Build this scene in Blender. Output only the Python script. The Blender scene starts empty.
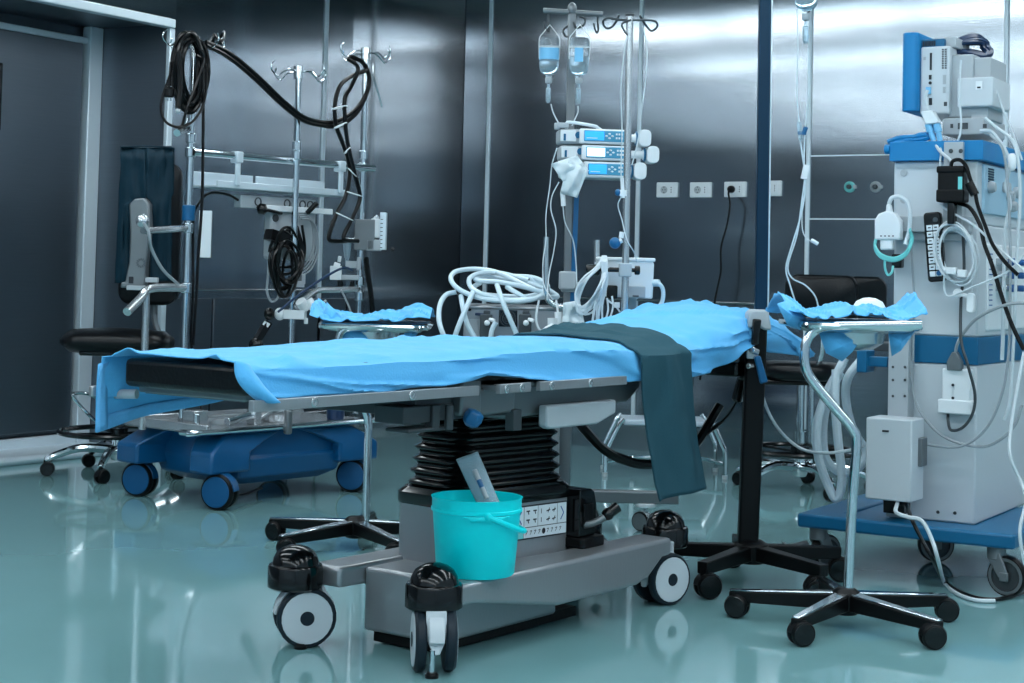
import bpy, math, random
from mathutils import Vector, Matrix, noise
random.seed(7)
C = bpy.context.scene.collection
PI = math.pi
rad = math.radians

# ------------------------------------------------------------------ camera model (room axes: x along back wall, y into the room)
FOC, HC, YAW = 1640.0, 1.05, rad(31.6)
PITCH, ROLL, CY = rad(2.35), rad(1.4), 207.0
CAMROT = Matrix.Rotation(YAW, 3, 'Z') @ Matrix.Rotation(PI/2 + PITCH, 3, 'X') @ Matrix.Rotation(ROLL, 3, 'Z')
FWD = Vector((-math.sin(YAW), math.cos(YAW), 0)); RGT = Vector((math.cos(YAW), math.sin(YAW), 0))
EYE = Vector((0, 0, HC))
def ray(u, v): return CAMROT @ Vector(((u-512)/FOC, -(v-CY)/FOC, -1.0))
def D(u, v, Y):            # world point sighted at (u,v), Y metres away
    d = ray(u, v); return EYE + d*(Y/d.dot(FWD))
def G(u, v, z=0.0):        # world point sighted at (u,v) at height z
    d = ray(u, v); return EYE + d*((z-HC)/d.z)
def W(X, Y, z=0.0):        # camera right / forward metres -> world
    p = RGT*X + FWD*Y; return Vector((p.x, p.y, z))

# ------------------------------------------------------------------ materials
def lin(c):
    c /= 255.0
    return c/12.92 if c <= 0.04045 else ((c+0.055)/1.055)**2.4
def rgb(r, g, b): return (lin(r), lin(g), lin(b), 1)
def mat(name, col, rough=0.5, metal=0.0, bump=0.0, scale=30.0, stretch=(1,1,1), var=0.0, coat=0.0, trans=0.0, alpha=1.0, ior=1.45, sheen=0.0, rvar=0.0, bdist=0.01, spec=0.5):
    m = bpy.data.materials.new(name); m.use_nodes = True
    nt = m.node_tree; n = nt.nodes; l = nt.links; b = n['Principled BSDF']
    b.inputs['Base Color'].default_value = col
    b.inputs['Roughness'].default_value = rough; b.inputs['Metallic'].default_value = metal
    b.inputs['Coat Weight'].default_value = coat; b.inputs['Coat Roughness'].default_value = 0.05
    b.inputs['Transmission Weight'].default_value = trans; b.inputs['IOR'].default_value = ior
    b.inputs['Alpha'].default_value = alpha; b.inputs['Specular IOR Level'].default_value = spec
    if sheen: b.inputs['Sheen Weight'].default_value = sheen
    if bump or var or rvar:
        tc = n.new('ShaderNodeTexCoord'); mp = n.new('ShaderNodeMapping'); mp.inputs['Scale'].default_value = stretch
        l.new(tc.outputs['Object'], mp.inputs['Vector'])
        nz = n.new('ShaderNodeTexNoise'); nz.inputs['Scale'].default_value = scale; nz.inputs['Detail'].default_value = 3
        l.new(mp.outputs['Vector'], nz.inputs['Vector'])
        if bump:
            bp = n.new('ShaderNodeBump'); bp.inputs['Strength'].default_value = bump; bp.inputs['Distance'].default_value = bdist
            l.new(nz.outputs['Fac'], bp.inputs['Height']); l.new(bp.outputs['Normal'], b.inputs['Normal'])
        if var:
            mx = n.new('ShaderNodeMix'); mx.data_type = 'RGBA'
            mx.inputs['A'].default_value = tuple(c*(1-var) for c in col[:3])+(1,)
            mx.inputs['B'].default_value = tuple(min(1, c*(1+var)) for c in col[:3])+(1,)
            l.new(nz.outputs['Fac'], mx.inputs['Factor']); l.new(mx.outputs['Result'], b.inputs['Base Color'])
        if rvar:
            mr = n.new('ShaderNodeMapRange'); mr.inputs['To Min'].default_value = max(0.02, rough-rvar); mr.inputs['To Max'].default_value = rough+rvar
            l.new(nz.outputs['Fac'], mr.inputs['Value']); l.new(mr.outputs['Result'], b.inputs['Roughness'])
    return m
def emit(name, col, s):
    m = mat(name, col, 0.6); b = m.node_tree.nodes['Principled BSDF']
    b.inputs['Emission Color'].default_value = col; b.inputs['Emission Strength'].default_value = s
    return m
def wallsteel(name, col, rough, wav=0.25):
    m = mat(name, col, rough, 1.0)
    m.node_tree.nodes['Principled BSDF'].inputs['Anisotropic'].default_value = 0.75
    nt = m.node_tree; n = nt.nodes; l = nt.links; b = n['Principled BSDF']
    tc = n.new('ShaderNodeTexCoord')
    def nz(scale, st, det=2):
        mp = n.new('ShaderNodeMapping'); mp.inputs['Scale'].default_value = st; l.new(tc.outputs['Object'], mp.inputs['Vector'])
        z = n.new('ShaderNodeTexNoise'); z.inputs['Scale'].default_value = scale; z.inputs['Detail'].default_value = det
        l.new(mp.outputs['Vector'], z.inputs['Vector']); return z
    soft = nz(1.3, (0.22, 0.22, 1.6), 1); fine = nz(60, (0.06, 0.06, 6), 2)
    b1 = n.new('ShaderNodeBump'); b1.inputs['Strength'].default_value = wav; b1.inputs['Distance'].default_value = 0.05
    l.new(soft.outputs['Fac'], b1.inputs['Height'])
    b2 = n.new('ShaderNodeBump'); b2.inputs['Strength'].default_value = 0.03; b2.inputs['Distance'].default_value = 0.002
    l.new(fine.outputs['Fac'], b2.inputs['Height']); l.new(b1.outputs['Normal'], b2.inputs['Normal'])
    l.new(b2.outputs['Normal'], b.inputs['Normal'])
    mx = n.new('ShaderNodeMix'); mx.data_type = 'RGBA'
    mx.inputs['A'].default_value = tuple(c*0.9 for c in col[:3])+(1,); mx.inputs['B'].default_value = tuple(min(1, c*1.1) for c in col[:3])+(1,)
    l.new(fine.outputs['Fac'], mx.inputs['Factor']); l.new(mx.outputs['Result'], b.inputs['Base Color'])
    return m

M = {}
M['wall'] = wallsteel('brushed steel wall', rgb(158, 164, 170), 0.14, 0.11)
M['wall2'] = wallsteel('brushed steel panel', rgb(176, 178, 181), 0.13, 0.16)
M['door'] = wallsteel('satin steel door', rgb(112, 120, 128), 0.36, 0.1)
M['alu'] = mat('pale aluminium trim', rgb(214, 227, 235), 0.4, 0.35)
M['floor'] = mat('teal epoxy floor', rgb(122, 166, 170), 0.07, 0, bump=0.015, scale=3, var=0.05, coat=0.4, bdist=0.02)
M['ceil'] = mat('grey white ceiling', rgb(165, 172, 176), 0.7)
M['rear'] = mat('grey painted wall', rgb(185, 200, 212), 0.6)
M['light'] = emit('lamp diffuser', rgb(236, 246, 250), 8.0)
M['steel'] = mat('satin stainless steel', rgb(196, 200, 203), 0.24, 0.85)
M['chrome'] = mat('polished chrome', rgb(212, 218, 222), 0.09, 1)
M['base_steel'] = mat('matt table steel', rgb(160, 163, 167), 0.3, 0.6, bump=0.05, scale=25, stretch=(6, 1, 1), rvar=0.05)
M['grey'] = mat('grey metal casting', rgb(118, 124, 128), 0.42, 0.6, var=0.05, scale=9)
M['dkgrey'] = mat('dark grey metal', rgb(70, 76, 80), 0.45, 0.5)
M['black'] = mat('black gloss plastic', rgb(7, 8, 10), 0.14, spec=0.5)
M['rubber'] = mat('black rubber', rgb(9, 10, 12), 0.4, bump=0.1, scale=60, spec=0.25)
M['matblack'] = mat('matt black paint', rgb(6, 7, 9), 0.38, spec=0.25)
M['leather'] = mat('black upholstery', rgb(8, 11, 15), 0.33, bump=0.12, scale=90, spec=0.35)
M['drape'] = mat('light blue nonwoven drape', rgb(84, 174, 228), 0.75, bump=0.12, scale=170, var=0.05, sheen=0.15)
M['hem'] = mat('pale blue drape hem', rgb(100, 176, 228), 0.8, bump=0.2, scale=120, var=0.08)
M['cloth'] = mat('slate green cloth', rgb(44, 80, 92), 0.85, bump=0.25, scale=240, var=0.06, spec=0.2)
M['cover'] = mat('dark teal cloth cover', rgb(5, 40, 54), 0.6, spec=0.25, bump=0.3, scale=14, var=0.15)
M['cyan'] = mat('turquoise bucket plastic', rgb(0, 246, 252), 0.35, var=0.02, scale=4)
nt = M['cyan'].node_tree; tr_ = nt.nodes.new('ShaderNodeBsdfTranslucent'); tr_.inputs['Color'].default_value = rgb(0, 250, 255)
ms_ = nt.nodes.new('ShaderNodeMixShader'); ms_.inputs['Fac'].default_value = 0.3
nt.links.new(nt.nodes['Principled BSDF'].outputs['BSDF'], ms_.inputs[1]); nt.links.new(tr_.outputs['BSDF'], ms_.inputs[2])
nt.links.new(ms_.outputs['Shader'], nt.nodes['Material Output'].inputs['Surface'])
M['blue'] = mat('deep blue painted shell', rgb(0, 78, 126), 0.35, var=0.05, scale=5, coat=0.15)
M['midblue'] = mat('mid blue plastic', rgb(16, 92, 140), 0.35)
M['bandblue'] = mat('petrol blue paint', rgb(4, 94, 136), 0.4)
M['slabblue'] = mat('bright blue top edge', rgb(6, 124, 184), 0.4)
M['white'] = mat('white plastic', rgb(222, 228, 232), 0.4)
M['offwhite'] = mat('off white enamel', rgb(196, 204, 210), 0.42, var=0.02, scale=3)
M['lgrey'] = mat('light grey plastic', rgb(168, 176, 182), 0.45)
M['cable_w'] = mat('pale cable', rgb(202, 212, 218), 0.45)
M['cable_g'] = mat('grey cable', rgb(150, 158, 164), 0.45)
M['cable_b'] = mat('black cable', rgb(5, 6, 8), 0.3, spec=0.3)
M['cable_navy'] = mat('navy cable', rgb(14, 44, 78), 0.4)
M['hose'] = mat('pale blue white hose', rgb(202, 222, 232), 0.38, coat=0.2)
M['clearhose'] = mat('translucent tubing', rgb(225, 240, 248), 0.3, trans=0.35)
M['teal'] = mat('pale teal tubing', rgb(110, 200, 200), 0.35)
M['glass'] = mat('clear glass', rgb(240, 248, 252), 0.03, trans=0.9, ior=1.25)
M['clear'] = mat('clear plastic', rgb(215, 235, 245), 0.15, trans=0.75, ior=1.2)
M['screen'] = emit('lit blue screen', rgb(40, 140, 225), 0.9)
M['screen_w'] = emit('lit pale screen', rgb(215, 238, 250), 0.9)
M['keys'] = mat('keypad blue', rgb(70, 150, 185), 0.4)
M['label'] = mat('white label', rgb(215, 224, 230), 0.5)
M['ink'] = mat('dark ink', rgb(30, 36, 44), 0.5)
M['inkblue'] = mat('blue ink', rgb(38, 92, 150), 0.5)
M['paleblue'] = mat('pale blue plastic', rgb(120, 190, 230), 0.4)
M['face'] = mat('pale blue grey panel', rgb(160, 194, 214), 0.4)
M['tyre'] = mat('dark slate tyre', rgb(24, 36, 46), 0.45, spec=0.3)
M['tissue'] = mat('white plastic film', rgb(215, 228, 234), 0.5, alpha=0.92)
M['pouch'] = mat('clear paper pouch', rgb(150, 175, 180), 0.4)
M['polebl'] = mat('blue tinted steel pole', rgb(14, 48, 70), 0.3, 0.5)
M['stool'] = mat('pale laminate', rgb(185, 200, 212), 0.4)

# ------------------------------------------------------------------ mesh builder
def spline(pts, res=5, closed=False):
    P = [Vector(p) for p in pts]; n = len(P)
    if n < 3 or res <= 1: return P
    out = []
    rng = range(n) if closed else range(n-1)
    for i in rng:
        p1 = P[i]; p2 = P[(i+1) % n]
        p0 = P[i-1] if (closed or i > 0) else p1*2-p2
        p3 = P[(i+2) % n] if (closed or i+2 < n) else p2*2-p1
        for k in range(res):
            t = k/res
            out.append(0.5*((2*p1)+(p2-p0)*t+(2*p0-5*p1+4*p2-p3)*t*t+(3*p1-p0-3*p2+p3)*t**3))
    if not closed: out.append(P[-1])
    return out
def rrect(cx, cy, w, h, r, n=4):
    out = []
    for (sx, sy, a0) in ((1, 1, 0), (-1, 1, 90), (-1, -1, 180), (1, -1, 270)):
        for k in range(n+1):
            a = rad(a0+90*k/n); out.append((cx+sx*(w/2-r)+r*math.cos(a), cy+sy*(h/2-r)+r*math.sin(a)))
    return out
class MB:
    def __init__(s): s.v = []; s.f = []; s.m = []; s.c = 0
    def mi(s, i): s.c = i; return s
    def add(s, vs, fs):
        o = len(s.v); s.v += [tuple(p) for p in vs]; s.f += [tuple(i+o for i in f) for f in fs]; s.m += [s.c]*len(fs); return s
    def box(s, x0, x1, y0, y1, z0, z1):
        return s.add([(x0,y0,z0),(x1,y0,z0),(x1,y1,z0),(x0,y1,z0),(x0,y0,z1),(x1,y0,z1),(x1,y1,z1),(x0,y1,z1)],
                     [(0,3,2,1),(4,5,6,7),(0,1,5,4),(1,2,6,5),(2,3,7,6),(3,0,4,7)])
    def obox(s, c, size, rz=0, ry=0, rx=0):
        R = Matrix.Rotation(rz, 3, 'Z') @ Matrix.Rotation(ry, 3, 'Y') @ Matrix.Rotation(rx, 3, 'X'); c = Vector(c); h = [d/2 for d in size]
        k = MB().box(-h[0], h[0], -h[1], h[1], -h[2], h[2])
        return s.add([c + R @ Vector(p) for p in k.v], k.f)
    def beam(s, p0, p1, w, h, w1=None, h1=None, up=(0,0,1)):
        p0 = Vector(p0); p1 = Vector(p1); d = (p1-p0).normalized(); sd = d.cross(Vector(up))
        sd = sd.normalized() if sd.length > 1e-6 else Vector((1,0,0)); u = sd.cross(d)
        w1 = w if w1 is None else w1; h1 = h if h1 is None else h1
        vs = [p0-sd*w/2-u*h/2, p0+sd*w/2-u*h/2, p0+sd*w/2+u*h/2, p0-sd*w/2+u*h/2, p1-sd*w1/2-u*h1/2, p1+sd*w1/2-u*h1/2, p1+sd*w1/2+u*h1/2, p1-sd*w1/2+u*h1/2]
        return s.add(vs, [(3,2,1,0),(4,5,6,7),(0,1,5,4),(1,2,6,5),(2,3,7,6),(3,0,4,7)])
    def prism(s, poly, a0, a1, axis='z', poly2=None):
        n = len(poly); q = poly2 or poly
        def P(p, a): return {'z': (p[0], p[1], a), 'y': (p[0], a, p[1]), 'x': (a, p[0], p[1])}[axis]
        vs = [P(p, a0) for p in poly]+[P(p, a1) for p in q]
        fs = [tuple(range(n))[::-1], tuple(range(n, 2*n))]+[(i, (i+1) % n, n+(i+1) % n, n+i) for i in range(n)]
        if axis == 'y': fs = [f[::-1] for f in fs]
        return s.add(vs, fs)
    def loft(s, rings, cap=True):
        n = len(rings[0]); vs = [p for r in rings for p in r]; fs = []
        for k in range(len(rings)-1):
            for i in range(n): fs.append((k*n+i, k*n+(i+1) % n, (k+1)*n+(i+1) % n, (k+1)*n+i))
        if cap: fs += [tuple(range(n))[::-1], tuple(range((len(rings)-1)*n, len(rings)*n))]
        return s.add(vs, fs)
    def lathe(s, prof, c=(0,0,0), ax=(0,0,1), n=20, cap=True):
        q = Vector((0,0,1)).rotation_difference(Vector(ax).normalized()); c = Vector(c)
        return s.loft([[c + q @ Vector((r*math.cos(2*PI*i/n), r*math.sin(2*PI*i/n), z)) for i in range(n)] for r, z in prof], cap)
    def cyl(s, p0, p1, r, r1=None, n=14):
        p0 = Vector(p0); p1 = Vector(p1); return s.lathe([(r, 0), (r if r1 is None else r1, (p1-p0).length)], p0, p1-p0, n)
    def ball(s, c, r, n=14, k=8):
        r = (r, r, r) if not hasattr(r, '__len__') else r; c = Vector(c)
        rings = []
        for j in range(k+1):
            a = -PI/2 + PI*j/k; cr = max(math.cos(a), 0.02)
            rings.append([c+Vector((r[0]*cr*math.cos(2*PI*i/n), r[1]*cr*math.sin(2*PI*i/n), r[2]*math.sin(a))) for i in range(n)])
        return s.loft(rings)
    def tube(s, pts, r, n=8, res=5, closed=False):
        P = spline(pts, res, closed); N = len(P)
        T = []
        for i in range(N):
            a = P[(i-1) % N] if (closed or i > 0) else P[i]; b = P[(i+1) % N] if (closed or i < N-1) else P[i]
            t = (b-a); T.append(t.normalized() if t.length > 1e-9 else Vector((0,0,1)))
        ref = Vector((0,0,1)) if abs(T[0].z) < 0.9 else Vector((1,0,0)); u = T[0].cross(ref).normalized(); rings = []
        for i in range(N):
            if i: u = T[i-1].rotation_difference(T[i]) @ u
            u = (u - T[i]*u.dot(T[i])).normalized(); w = T[i].cross(u)
            rr = r(i/(N-1)) if callable(r) else r
            rings.append([P[i]+(u*math.cos(2*PI*k/n)+w*math.sin(2*PI*k/n))*rr for k in range(n)])
        if closed:
            o = len(s.v); s.loft(rings, False); e = (N-1)*n
            s.f += [(o+e+i, o+e+(i+1) % n, o+(i+1) % n, o+i) for i in range(n)]; s.m += [s.c]*n; return s
        return s.loft(rings)
    def grid(s, fn, nu, nv):
        vs = [fn(i/nu, j/nv) for j in range(nv+1) for i in range(nu+1)]
        return s.add(vs, [(j*(nu+1)+i, j*(nu+1)+i+1, (j+1)*(nu+1)+i+1, (j+1)*(nu+1)+i) for j in range(nv) for i in range(nu)])
    def build(s, name, mats, parent=None, bevel=0, seg=2, solid=0, sub=0, ang=35, off=-1):
        me = bpy.data.meshes.new(name); me.from_pydata(s.v, [], s.f); me.update()
        for m in (mats if isinstance(mats, (list, tuple)) else [mats]): me.materials.append(M[m])
        me.polygons.foreach_set('material_index', s.m)
        me.polygons.foreach_set('use_smooth', [True]*len(s.f)); me.set_sharp_from_angle(angle=rad(ang))
        o = bpy.data.objects.new(name, me); C.objects.link(o)
        if parent is not None: o.parent = parent.o if isinstance(parent, Thing) else parent
        if solid: d = o.modifiers.new('solid', 'SOLIDIFY'); d.thickness = solid; d.offset = off
        if bevel: d = o.modifiers.new('bevel', 'BEVEL'); d.width = bevel; d.segments = seg; d.limit_method = 'ANGLE'; d.angle_limit = rad(40)
        if sub: d = o.modifiers.new('sub', 'SUBSURF'); d.levels = d.render_levels = sub
        return o
def tag(o, label, cat, group=None):
    o['label'] = label; o['category'] = cat
    if group: o['group'] = group
    return o
class Thing:
    """An Empty at the thing's base; local frame helpers to place its parts."""
    def __init__(s, name, label, cat, loc, yaw=YAW, group=None):
        s.o = bpy.data.objects.new(name, None); C.objects.link(s.o); s.loc = Vector(loc); s.yaw = yaw
        s.o.location = s.loc; s.o.rotation_euler = (0, 0, yaw); tag(s.o, label, cat, group)
        s.inv = Matrix.Rotation(-yaw, 3, 'Z'); s.rot = Matrix.Rotation(yaw, 3, 'Z'); s.Y = s.loc.dot(FWD)
    def L(s, p): return s.inv @ (Vector(p)-s.loc)
    def w(s, p): return s.rot @ Vector(p)+s.loc
    def p(s, u, v, dy=0.0): return s.L(D(u, v, s.Y+dy))
    def on(s, u, v, ax, val):      # sight line (u,v) met with local plane ax = val
        d = s.inv @ ray(u, v); e = s.L(EYE); return e + d*((val-e[ax])/d[ax])
    def P(s, pts): return [s.p(*q) for q in pts]
    def N(s, ax, val, pts): return [s.on(q[0], q[1], ax, val+(q[2] if len(q) > 2 else 0)) for q in pts]
def dup(o, parent=None):
    c = o.copy(); C.objects.link(c)
    if parent is not None: c.parent = parent
    for ch in o.children: dup(ch, c)
    return c
def struct(name, mb, mats, **k):
    o = mb.build(name, mats, **k); o['kind'] = 'structure'; return o
def wire(name, label, cat, pts, r, m, group=None, res=6, n=7):   # a loose cable lying or hanging on its own (world points)
    return tag(MB().tube(pts, r, n, res).build(name, m), label, cat, group)

# ------------------------------------------------------------------ the room
BW, LW, PF, DR, PB = 8.97, -6.78, -6.40, -6.95, 6.73     # back wall y, left wall x, portal front x, door plane x, portal end y
XR, YN, HT = 2.6, -2.6, 3.0
struct('floor', MB().box(LW-0.6, XR+0.1, YN-0.1, BW+0.1, -0.1, 0), 'floor')
struct('ceiling', MB().box(LW-0.6, XR+0.1, YN-0.1, BW+0.1, HT, HT+0.1), 'ceil')
def bx(u, v=200): # x on the back wall sighted at u
    d = ray(u, v); return (EYE + d*(BW/d.y)).x
struct('wall_back', MB().box(LW-0.2, XR+0.1, BW+0.02, BW+0.12, 0, HT), 'door')
cuts = [LW-0.01, bx(461), bx(487), bx(638), bx(808), bx(1005), XR]
for i in range(6):
    mb = MB(); x0, x1 = cuts[i]+0.004, cuts[i+1]-0.004
    if i == 0: mb.add([(x0,BW-0.07,0),(x1,BW,0),(x1,BW+0.03,0),(x0,BW+0.03,0),(x0,BW-0.07,HT),(x1,BW,HT),(x1,BW+0.03,HT),(x0,BW+0.03,HT)], [(0,3,2,1),(4,5,6,7),(0,1,5,4),(1,2,6,5),(2,3,7,6),(3,0,4,7)])
    elif i == 4:
        za, zb = D(850, 156, 9.4).z, D(850, 219.5, 9.4).z
        for a, b in ((0, zb-0.004), (zb+0.004, za-0.004), (za+0.004, HT)): mb.box(x0, x1, BW, BW+0.03, a, b)
        struct('trim_20', MB().box(x0, x1, BW-0.001, BW+0.02, zb-0.004, zb+0.004).box(x0, x1, BW-0.001, BW+0.02, za-0.004, za+0.004), 'alu')
    else: mb.box(x0, x1, BW, BW+0.03, 0, HT)
    struct('wall_back_panel', mb, 'wall2' if i == 0 else 'wall')
k = 1
for c in cuts[2:6]:
    struct('trim_%d' % k, MB().box(c-0.013, c+0.013, BW-0.012, BW+0.002, 0.2, HT), 'alu', bevel=0.004); k += 1
struct('trim_%d' % k, MB().box(LW, XR, BW-0.012, BW+0.0, 0.905, 0.92), 'wall2', bevel=0.006); k += 1
struct('baseboard_back', MB().box(LW, XR, BW-0.03, BW, 0, 0.16).box(LW, XR, BW-0.018, BW, 0.16, 0.175), 'wall2')
# left wall between portal and corner
mb = MB().box(LW-0.1, LW, PB+0.04, BW, 0, HT); struct('wall_left', mb, 'wall')
def ly(u, v=200):
    d = ray(u, v); return (EYE+d*(LW/d.x)).y
struct('trim_%d' % k, MB().box(LW-0.002, LW+0.012, ly(321)-0.018, ly(321)+0.018, 0.2, HT), 'alu', bevel=0.004); k += 1
struct('trim_%d' % k, MB().box(LW, LW+0.012, PB+0.08, BW-0.05, 0.905, 0.92), 'wall2', bevel=0.006); k += 1
mb = MB().box(LW, LW+0.012, PB+0.09, 7.55, 0.12, 0.86).box(LW, LW+0.012, 7.57, 8.3, 0.12, 0.86).box(LW, LW+0.012, 8.32, BW-0.09, 0.12, 0.86)
struct('trim_%d' % k, mb, 'door', bevel=0.004); k += 1
struct('baseboard_left', MB().box(LW, LW+0.02, PB+0.08, BW, 0, 0.12), 'wall2', bevel=0.01)
# door portal
struct('wall_portal', MB().box(DR-0.3, PF, YN, PB+0.04, 2.43, HT), 'wall')
struct('trim_%d' % k, MB().box(DR-0.02+0.52, PF+0.012, YN, PB+0.03, 2.375, 2.425), 'alu', bevel=0.006); k += 1
struct('wall_jamb', MB().box(DR-0.3, PF-0.03, PB, PB+0.04, 0, 2.40), 'door')
struct('wall_soffit', MB().box(DR-0.3, PF-0.03, YN, PB+0.04, 2.40, 2.43), 'door')
struct('trim_%d' % k, MB().box(PF-0.03, PF, PB, PB+0.04, 0, 2.375), 'alu', bevel=0.005); k += 1
door = MB().box(DR-0.06, DR, 4.6, PB-0.12, 0.12, 2.3).build('door_1', 'door', None, bevel=0.004); door['kind'] = 'structure'
mb = MB().box(DR-0.03, DR+0.035, PB-0.1, PB, 0, 2.40).box(DR-0.03, DR+0.02, 4.5, PB-0.1, 2.3, 2.335)
mb.build('door_frame', 'alu', door, bevel=0.006)
mb = MB().box(DR-0.02, DR+0.03, YN, PB-0.1, 0.0, 0.095); mb.build('door_track', 'alu', door, bevel=0.006)
dy = (EYE + ray(1.5, 100)*((DR-0)/ray(1.5, 100).x)).y
MB().box(DR-0.03, DR+0.008, dy-0.5, dy, 1.75, 2.12).build('door_window', 'black', door, bevel=0.01)
struct('wall_left_near', MB().box(DR-0.3, DR-0.06, YN, PB, 0, 2.43), 'door')
struct('trim_%d' % k, MB().box(DR, DR+0.34, YN, PB, 0, 0.045), 'alu', bevel=0.03, seg=4); k += 1
struct('wall_right', MB().box(XR, XR+0.1, YN, BW, 0, HT), 'rear')
struct('wall_near', MB().box(LW-0.6, XR, YN-0.1, YN, 0, HT), 'rear')
# ceiling luminaires, hung clear of the ceiling so their glow brightens it
LIGHTS = [(x, y) for y in (6.6, 4.7, 2.6, 0.4, -1.6) for x in (-5.95, -4.42, -2.89, -1.36, 0.17, 1.7)]  # rearmost row is added, out of view, to light the near wall
lamp0 = None
for i, (x, y) in enumerate(LIGHTS):
    if lamp0 is None:
        t = Thing('ceiling_light', 'long suspended light panel in thin frame close under the ceiling', 'ceiling light', (x, y, HT), 0, 'ceiling light panels')
        MB().box(-0.72, 0.72, -0.15, 0.15, -0.075, -0.05).build('diffuser', 'light', t)
        mb = MB()
        for a in ((-0.76,0.76,-0.19,-0.15), (-0.76,0.76,0.15,0.19), (-0.76,-0.72,-0.15,0.15), (0.72,0.76,-0.15,0.15)): mb.box(*a, -0.08, -0.045)
        for a in ((-0.6,-0.59,-0.005,0.005), (0.59,0.6,-0.005,0.005)): mb.box(*a, -0.05, 0)
        mb.build('frame', 'alu', t); lamp0 = t.o
    else:
        o = dup(lamp0); o.location = (x, y, HT)
        if x == -5.75: o.rotation_euler = (0, 0, PI/2)
# ------------------------------------------------------------------ camera
cd = bpy.data.cameras.new('camera'); cam = bpy.data.objects.new('camera', cd); C.objects.link(cam)
cam.location = EYE; cam.rotation_euler = CAMROT.to_euler()
cd.sensor_width = 36; cd.lens = FOC/1024*36; cd.shift_y = (CY-341.5)/1024; cd.clip_start = 0.05
sc = bpy.context.scene; sc.camera = cam
w = bpy.data.worlds.new('world'); sc.world = w; w.use_nodes = True
w.node_tree.nodes['Background'].inputs['Color'].default_value = (0.02, 0.025, 0.03, 1)
vs = sc.view_settings; vs.view_transform = 'Standard'; vs.look = 'None'; vs.gamma = 1; vs.use_curve_mapping = False; vs.exposure = 0.62
# ------------------------------------------------------------------ shared furniture pieces
def caster_twin(T, pos, ang, r, wd, tire='rubber', disc='rubber', fork='black', name='caster', gap=0.012, hubr=0.0, hub='dkgrey', slim=False):
    """Swivel caster: fork body with twin wheels as its sub-parts; axle along local x turned by ang."""
    f = MB(); R = Matrix.Rotation(ang, 3, 'Z'); p = Vector(pos)
    ax = R @ Vector((1, 0, 0)); tr = R @ Vector((0, 1, 0))
    off = tr*r*0.35; c = p + Vector((0, 0, r)) + off
    f.cyl(p+Vector((0,0,r*1.75)), p+Vector((0,0,r*2.35)), r*0.22, n=12)
    rings = []
    for k in range(9):
        a = PI*(0.02+0.96*k/8); cc = c+tr*math.cos(a)*r*1.06+Vector((0,0,math.sin(a)*r*1.06))
        ci = c+tr*math.cos(a)*r*0.5+Vector((0,0,math.sin(a)*r*0.4)); h = gap*0.42 if slim else gap*0.5+wd*0.55
        rings.append([ci-ax*h*0.5, ci+ax*h*0.5, cc+ax*h, cc-ax*h])
    f.loft(rings)
    fo = f.build(name, fork, T, bevel=r*0.04)
    for sgn in (-1, 1):
        w = MB(); a0 = c+ax*sgn*gap*0.5; d = ax*sgn
        w.lathe([(r*0.5, 0), (r*0.93, 0), (r, wd*0.2), (r, wd*0.75), (r*0.93, wd), (r*0.86, wd)], a0, d, 24, False)
        w.mi(1).lathe([(r*0.86, wd), (r*0.84, wd*1.06), (max(hubr, 0.001)*1.0 if hubr else 0.001, wd*1.1)], a0, d, 24, False)
        if hubr: w.mi(2).lathe([(hubr, wd*1.1), (hubr*0.95, wd*1.16), (0.001, wd*1.18)], a0, d, 16, False)
        w.mi(0).lathe([(r*0.5, 0), (0.001, 0)], a0, d, 24, False)
        w.build('wheel', [tire, disc, hub], fo)
    return fo
def star_base(T, R, zh, a0, arm='matblack', cap=None, cr=0.034, hubr=0.045, thick=(0.05, 0.03), tipz=None, chrome=False):
    tipz = zh-0.02 if tipz is None else tipz
    MB().lathe([(hubr*0.8, zh-0.05), (hubr, zh-0.03), (hubr, zh+0.015), (hubr*0.6, zh+0.03)], n=20).build('hub', arm, T, bevel=0.004)
    for k in range(5):
        a = a0+2*PI*k/5; d = Vector((math.cos(a), math.sin(a), 0)); sd = Vector((-d.y, d.x, 0))
        m = MB()
        if chrome:
            m.tube([d*0.02+Vector((0,0,zh)), d*R*0.5+Vector((0,0,zh+0.012)), d*R*0.85+Vector((0,0,tipz+0.012)), d*R+Vector((0,0,tipz-0.015))], lambda t: 0.024-0.008*t, 10, 5)
        else:
            m.beam(d*0.02+Vector((0,0,zh-0.012)), d*(R+0.012)+Vector((0,0,tipz-0.004)), thick[0], thick[0]*0.95, thick[1], thick[1]*1.0)
            m.cyl(d*R+Vector((0,0,tipz-0.03)), d*R+Vector((0,0,tipz)), 0.013, n=10)
            if cap: m.mi(1).beam(d*0.03+Vector((0,0,zh+0.014)), d*(R+0.012)+Vector((0,0,tipz+0.014)), thick[0]*0.85, 0.008, thick[1]*0.8, 0.006)
        m.build('leg', [arm, cap or arm], T, bevel=0.004)
        caster_twin(T, d*R, a+0.9+1.7*k, cr, cr*0.42, 'rubber', 'black', 'matblack', gap=cr*0.5)

# ------------------------------------------------------------------ OPERATING TABLE
TB = G(432, 668); TA = rad(90-36.3)+YAW
T = Thing('operating_table', 'steel operating table on a wheeled base with black bellows column', 'operating table', TB, TA)
gb = lambda u, v, z: tuple(T.L(G(u, v, z)).xy)
cast = [(0.0, 0.0), gb(295, 586, 0.163), gb(665, 541, 0.175)]; cast.append((cast[2][0]-0.02, 0.40))

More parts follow.
